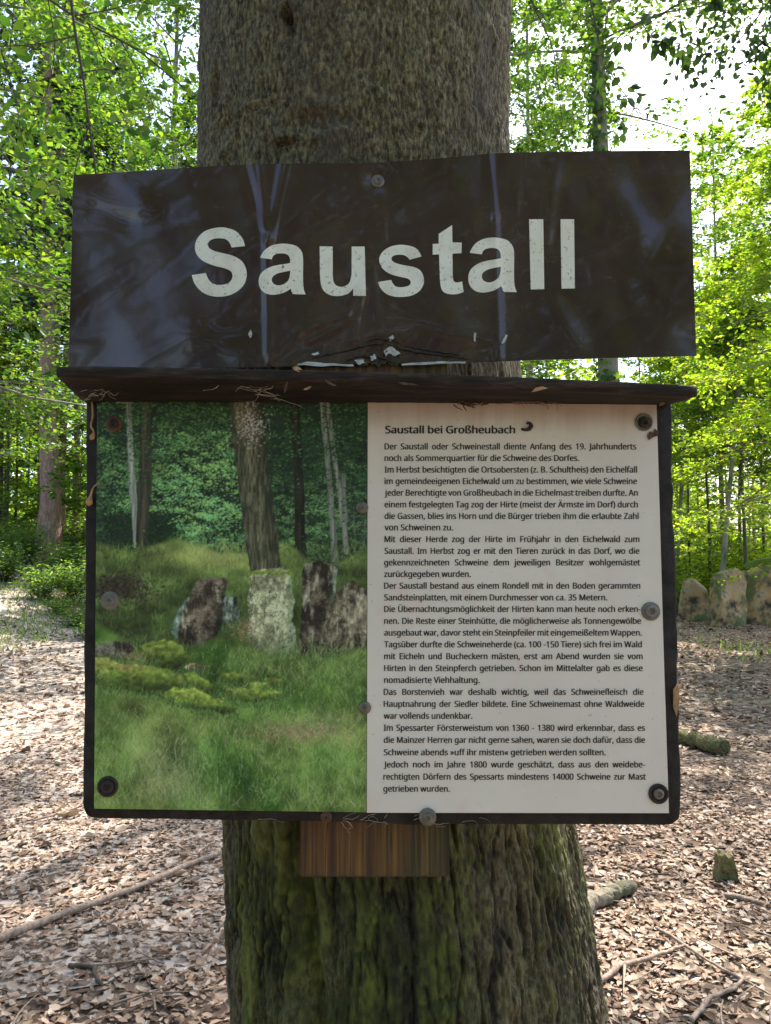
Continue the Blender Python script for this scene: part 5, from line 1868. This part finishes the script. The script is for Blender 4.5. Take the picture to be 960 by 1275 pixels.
# ---- the text
LINES = [
    ("Saustall bei Großheubach", 480, 641, 539.5, 1.22), ("Der Saustall oder Schweinestall diente Anfang des 19. Jahrhunderts", 479, 792, 559.6, 1), ("noch als Sommerquartier für die Schweine des Dorfes.", 479, 721, 574, 1),
    ("Im Herbst besichtigten die Ortsobersten (z. B. Schultheis) den Eichelfall", 479, 793, 588.4, 1), ("im gemeindeeigenen Eichelwald um zu bestimmen, wie viele Schweine", 479, 793, 602.8, 1),
    ("jeder Berechtigte von Großheubach in die Eichelmast treiben durfte. An", 479, 794, 617.2, 1), ("einem festgelegten Tag zog der Hirte (meist der Ärmste im Dorf) durch", 479, 794, 631.8, 1),
    ("die Gassen, blies ins Horn und die Bürger trieben ihm die erlaubte Zahl", 479, 795, 646.2, 1), ("von Schweinen zu.", 479, 564, 660.4, 1), ("Mit dieser Herde zog der Hirte im Frühjahr in den Eichelwald zum", 479, 796, 675, 1),
    ("Saustall. Im Herbst zog er mit den Tieren zurück in das Dorf, wo die", 479, 796, 689.6, 1), ("gekennzeichneten Schweine dem jeweiligen Besitzer wohlgemästet", 478.5, 797, 704, 1), ("zurückgegeben wurden.", 478.5, 586, 718.4, 1),
    ("Der Saustall bestand aus einem Rondell mit in den Boden gerammten", 478.5, 797, 733, 1), ("Sandsteinplatten, mit einem Durchmesser von ca. 35 Metern.", 478.5, 756, 747.6, 1),
    ("Die Übernachtungsmöglichkeit der Hirten kann man heute noch erken-", 478.5, 797.5, 762, 1), ("nen. Die Reste einer Steinhütte, die möglicherweise als Tonnengewölbe", 478.5, 798, 776.8, 1),
    ("ausgebaut war, davor steht ein Steinpfeiler mit eingemeißeltem Wappen.", 478.5, 799, 791.4, 1), ("Tagsüber durfte die Schweineherde (ca. 100 -150 Tiere) sich frei im Wald", 478.5, 799, 806, 1),
    ("mit Eicheln und Bucheckern mästen, erst am Abend wurden sie vom", 478.5, 800, 820.8, 1), ("Hirten in den Steinpferch getrieben. Schon im Mittelalter gab es diese", 478.5, 800, 835.6, 1), ("nomadisierte Viehhaltung.", 478.5, 597, 850.4, 1),
    ("Das Borstenvieh war deshalb wichtig, weil das Schweinefleisch die", 478, 801, 865.2, 1), ("Hauptnahrung der Siedler bildete. Eine Schweinemast ohne Waldweide", 478, 802, 880.2, 1), ("war vollends undenkbar.", 478, 588, 895, 1),
    ("Im Spessarter Försterweistum von 1360 - 1380 wird erkennbar, dass es", 478, 803, 910, 1), ("die Mainzer Herren gar nicht gerne sahen, waren sie doch dafür, dass die", 478, 803, 925, 1),
    ("Schweine abends »uff ihr misten« getrieben werden sollten.", 478, 754, 940.4, 1), ("Jedoch noch im Jahre 1800 wurde geschätzt, dass aus den weidebe-", 478, 803, 955.6, 1),
    ("rechtigten Dörfern des Spessarts mindestens 14000 Schweine zur Mast", 477.5, 804, 970.8, 1), ("getrieben wurden.", 477.5, 560, 985.8, 1)]
font = None
try:
    fp_ = os.path.join(bpy.utils.system_resource('DATAFILES', path='fonts'), 'NotoSansHebrew-Regular.woff2')
    if os.path.exists(fp_):
        font = bpy.data.fonts.load(fp_)
except Exception:
    font = None
cu = bpy.data.curves.new('text_curve', 'FONT')
if font:
    cu.font = font
cu.resolution_u = 3
cu.fill_mode = 'FRONT'
to = bpy.data.objects.new('text_curve', cu)
COL.objects.link(to)


def text_np(s, size, sw=1.0, off=0.0):
    cu.body = s
    cu.size = size
    cu.space_word = sw
    cu.offset = off
    bpy.context.view_layer.update()
    dg = bpy.context.evaluated_depsgraph_get()
    ev = to.evaluated_get(dg)
    me = ev.to_mesh()
    n_ = len(me.vertices)
    co = np.empty(n_ * 3, np.float32)
    me.vertices.foreach_get('co', co)
    me.calc_loop_triangles()
    tr_ = np.empty(len(me.loop_triangles) * 3, np.int32)
    me.loop_triangles.foreach_get('vertices', tr_)
    ev.to_mesh_clear()
    return co.reshape(-1, 3), tr_.reshape(-1, 3)


SIZE = 13.1
ratios = []
for s, x0, x1, yb, k_ in LINES[1:]:
    if x1 < 760:
        c_, _ = text_np(s, SIZE)
        ratios.append((x1 - x0) / (c_[:, 0].max() - c_[:, 0].min()))
KX = float(np.median(ratios)) * .985
vs, fs, off = [], [], 0
for s, x0, x1, yb, k_ in LINES:
    full = x1 > 760
    kx = KX
    size = SIZE * k_
    sw = 1.0
    if full:
        w1 = np.ptp(text_np(s, size, 1.0)[0][:, 0])
        w2 = np.ptp(text_np(s, size, 2.0)[0][:, 0])
        sw = 1 + ((x1 - x0) / kx - w1) / (w2 - w1)
        if sw < .62:
            sw = .62
    c_, f_ = text_np(s, size, sw)
    w = np.ptp(c_[:, 0])
    kx = (x1 - x0) / w
    X = x0 + (c_[:, 0] - c_[:, 0].min()) * kx
    Yp = yb - c_[:, 1]
    for j_, (dx_, dy_) in enumerate(((0, 0), (-.27, .05), (.27, -.05)) if k_ == 1 else ((0, 0), (-.5, .1), (.5, -.1), (0, .25))):
        vs.append(PA(X + dx_, Yp + dy_, YP - .0005 - .00012 * j_))
        fs.append(f_ + off)
        off += len(c_)
bpy.data.objects.remove(to)
V = np.concatenate(vs)
Ft = np.concatenate(fs)
a, b_, c_ = V[Ft[:, 0]], V[Ft[:, 1]], V[Ft[:, 2]]
nrm_ = np.cross(b_ - a, c_ - a)[:, 1]
Ft[nrm_ > 0] = Ft[nrm_ > 0][:, ::-1]
child('printed_text', mesh_np('printed_text', V, Ft, M['ink']), board)

# ---- fasteners of the board
screw(board, 142, 528, YP, 10.5, 6.5, M['rust'], M['darkrust'], label='rusty screw on the photograph, upper left')
screw(board, 801.5, 526, YP - .0002, 11, 6.5, M['greycap'], M['darkrust'], cup=True)
screw(board, 451, 632, YP - .0004, 7.5, 3.6, M['zinc'], M['zinc'])
screw(board, 137, 748, YP, 11.5, 6, M['greycap'], M['greycap'], .001)
screw(board, 810, 761, YP - .0002, 11.5, 8, M['greycap'], M['greycap'], .002)
screw(board, 454.5, 881, YP - .0004, 7.5, 3.6, M['zinc'], M['zinc'])
screw(board, 134.5, 979, YP, 12.5, 8, M['darkrust'], M['darkrust'], cup=True)
screw(board, 819.5, 988, YP - .0002, 12, 6.5, M['darkrust'], M['zinc'], cup=True)
screw(board, 532.5, 1017, .8075, 10.5, 5, M['zinc'], M['zinc'], .0022)
screw(board, 406, 1017, YB - .0002, 7, 4, M['rust'], M['rust'])


# ------------------------------------------------------------------ debris on the board
def on_board(x, y):
    return YP - .0006


def tangle(name, label, cx, cy, rx, ry, Y, nstr, rad, mat, seed, ln=(14, 40), cat='fibres', ysp=.006):
    rng = np.random.default_rng(seed)
    k_ = 10
    x = cx + rng.normal(0, rx, nstr)[:, None] + np.zeros((nstr, k_))
    y = cy + rng.normal(0, ry, nstr)[:, None] + np.zeros((nstr, k_))
    a = rng.uniform(-.5, .5, nstr)[:, None] + np.cumsum(rng.normal(0, .45, (nstr, k_)), 1)
    l_ = rng.uniform(*ln, nstr)[:, None] / k_
    x = x + np.cumsum(np.cos(a) * l_, 1) - l_ * 4
    y = y + np.cumsum(np.sin(a) * l_ * .5, 1)
    yd = Y + rng.uniform(-ysp, 0, nstr)[:, None] + np.cumsum(rng.normal(0, .0004, (nstr, k_)), 1)
    p = PA(x, y, np.minimum(yd, Y))
    V, Fq = tubes(p, np.broadcast_to(rad * np.linspace(1.1, .5, k_), (nstr, k_)) * rng.uniform(.6, 1.4, (nstr, 1)), 4)
    o = link(name, mesh_np(name, V, Fq, mat, True))
    return tag(o, label, cat)


def scrap(label, cx, cy, Y, ln, wd, ang_, mat, seed, cat='leaf scrap', name='leaf_scrap'):
    rng = np.random.default_rng(seed)
    c0 = np.array(P(cx, cy, Y))[None]
    k_ = Y / F
    ax_ = np.array([[math.cos(ang_), -.15, math.sin(ang_)]])
    V, Fs = leaf_mesh(c0, ax_, np.array([[.1, -1, .25]]), np.array([ln * k_]), np.array([wd * k_]), .25, True, rng)
    o = link(name, mesh_np(name, V, Fs, mat, True))
    return tag(o, label, cat)


def lip_y(px):
    return float(np.interp(px, [72, 260, 640, 866], [461, 464, 471, 480]))


scrap('tan curled bud husk on the edge of the hood below the torn sign', 371, 460, .741, 18, 8, -.5, M['husk'], 1, 'husk', 'bud_husk')
scrap('brown leaf scrap hanging on the front of the hood below the tan husk', 356, 482, .738, 16, 4, 1.3, M['rust'], 2)
scrap('narrow reddish leaf scrap on the hood left of its middle', 412, 478, .738, 18, 4, -.5, M['rust'], 5)
scrap('small tan scrap stuck low on the hood left of its middle', 384, 484, .738, 12, 4, .4, M['husk'], 3)
scrap('long reddish leaf scrap lying along the middle of the hood', 508, 478, .738, 26, 4, -.15, M['rust'], 4)
scrap('pale leaf scrap on the hood over the text panel', 672, 484, .738, 22, 6, .2, M['husk'], 6)
scrap('open seed husk in the right corner under the hood', 826, 499, .79, 16, 8, 1.0, M['husk'], 7, 'husk', 'seed_husk')
tangle('dry_roots', 'tangle of brown rootlets under the hood above the text', 668, 497, 22, 2.5, .803, 46, .00040, M['straw'], 21)
tangle('dry_moss', 'rusty clump of dry moss under the hood left of the rootlets', 590, 499, 12, 2.5, .804, 40, .0006, M['rust'], 22, (8, 22))
tangle('cobweb', 'pale cobweb hanging under the left part of the hood', 322, 486, 22, 4, .760, 16, .00022, M['web'], 23, (20, 60), 'cobweb')
tangle('cobweb', 'cobweb in the left end of the hood', 128, 492, 12, 5, .775, 16, .00025, M['web'], 24, (14, 44), 'cobweb')
tangle('cobweb', 'thin cobweb along the bottom rail of the frame', 470, 1021, 60, 3, .8105, 22, .00018, M['web'], 25, (14, 40), 'cobweb', .001)


def cord_px(name, label, pts, rad, mat, Y, cat, blob=None):
    a = np.array(pts, float)
    t = np.linspace(0, 1, 24)
    d = np.linspace(0, 1, len(a))
    x, y = np.interp(t, d, a[:, 0]), np.interp(t, d, a[:, 1])
    p = PA(x, y, np.full(24, Y))
    for _ in range(3):
        p[1:-1] = (p[:-2] + 2 * p[1:-1] + p[2:]) / 4
    r = np.full(24, rad)
    if blob:
        for b0, w, m_ in blob:
            r = r + rad * m_ * np.exp(-((t - b0) / w) ** 2)
    r[0] *= .3
    r[-1] *= .3
    V, Fq = tubes(p[None], r[None], 8)
    return tag(link(name, mesh_np(name, V, Fq, mat, True)), label, cat)


cord_px('dry_catkin', 'dry catkin thread hanging high on the left side of the frame', [(103, 482), (114, 492), (116, 520), (112, 530), (118, 538), (113, 548)], .0010, M['husk'], .8095, 'catkin', [(.92, .07, 2.2)])
cord_px('dry_catkin', 'dry brown catkin stuck halfway up the left side of the frame', [(125, 600), (116, 606), (113, 616), (111, 626), (110, 630)], .0009, M['husk'], .8085, 'catkin', [(.75, .18, 3.2)])
cord_px('cocoon', 'small dark curled cocoon beside the heading of the text', [(649, 534), (654, 535.5), (659, 534.5), (662, 530), (659, 526), (655.5, 527.5)], .0014, M['darkrust'], YP - .0016, 'cocoon', [(.5, .2, .7)])
for i, (pts, mat, lab) in enumerate(([[(806, 543), (809, 537), (813, 540), (815, 534), (820, 538), (818, 543), (812, 545), (808, 548)], M['rust'], 'rust-brown lichen patch below the upper right screw of the board'],
                                     [[(838, 858), (844, 850), (846, 870), (842, 892), (838, 880)], M['husk'], 'tan strip of bark caught on the right side of the frame'])):
    o = flake(pts, .0008 if i == 0 else .0, mat, 'debris', None, (on_board if i == 0 else (lambda x, y: .811)), .8) if False else None
    bm = bmesh.new()
    Yd = YP - .0010 if i == 0 else .8105
    vs_ = [bm.verts.new(P(x, y, Yd)) for x, y in pts]
    f_ = bm.faces.new(vs_)
    ex = bmesh.ops.extrude_face_region(bm, geom=[f_])
    for v_ in [e for e in ex['geom'] if isinstance(e, bmesh.types.BMVert)]:
        v_.co.y -= .0012
    bmesh.ops.recalc_face_normals(bm, faces=bm.faces[:])
    me = bpy.data.meshes.new('debris')
    bm.to_mesh(me)
    bm.free()
    me.materials.append(mat)
    tag(link('lichen_patch' if i == 0 else 'bark_strip', me), lab, 'lichen' if i == 0 else 'bark')
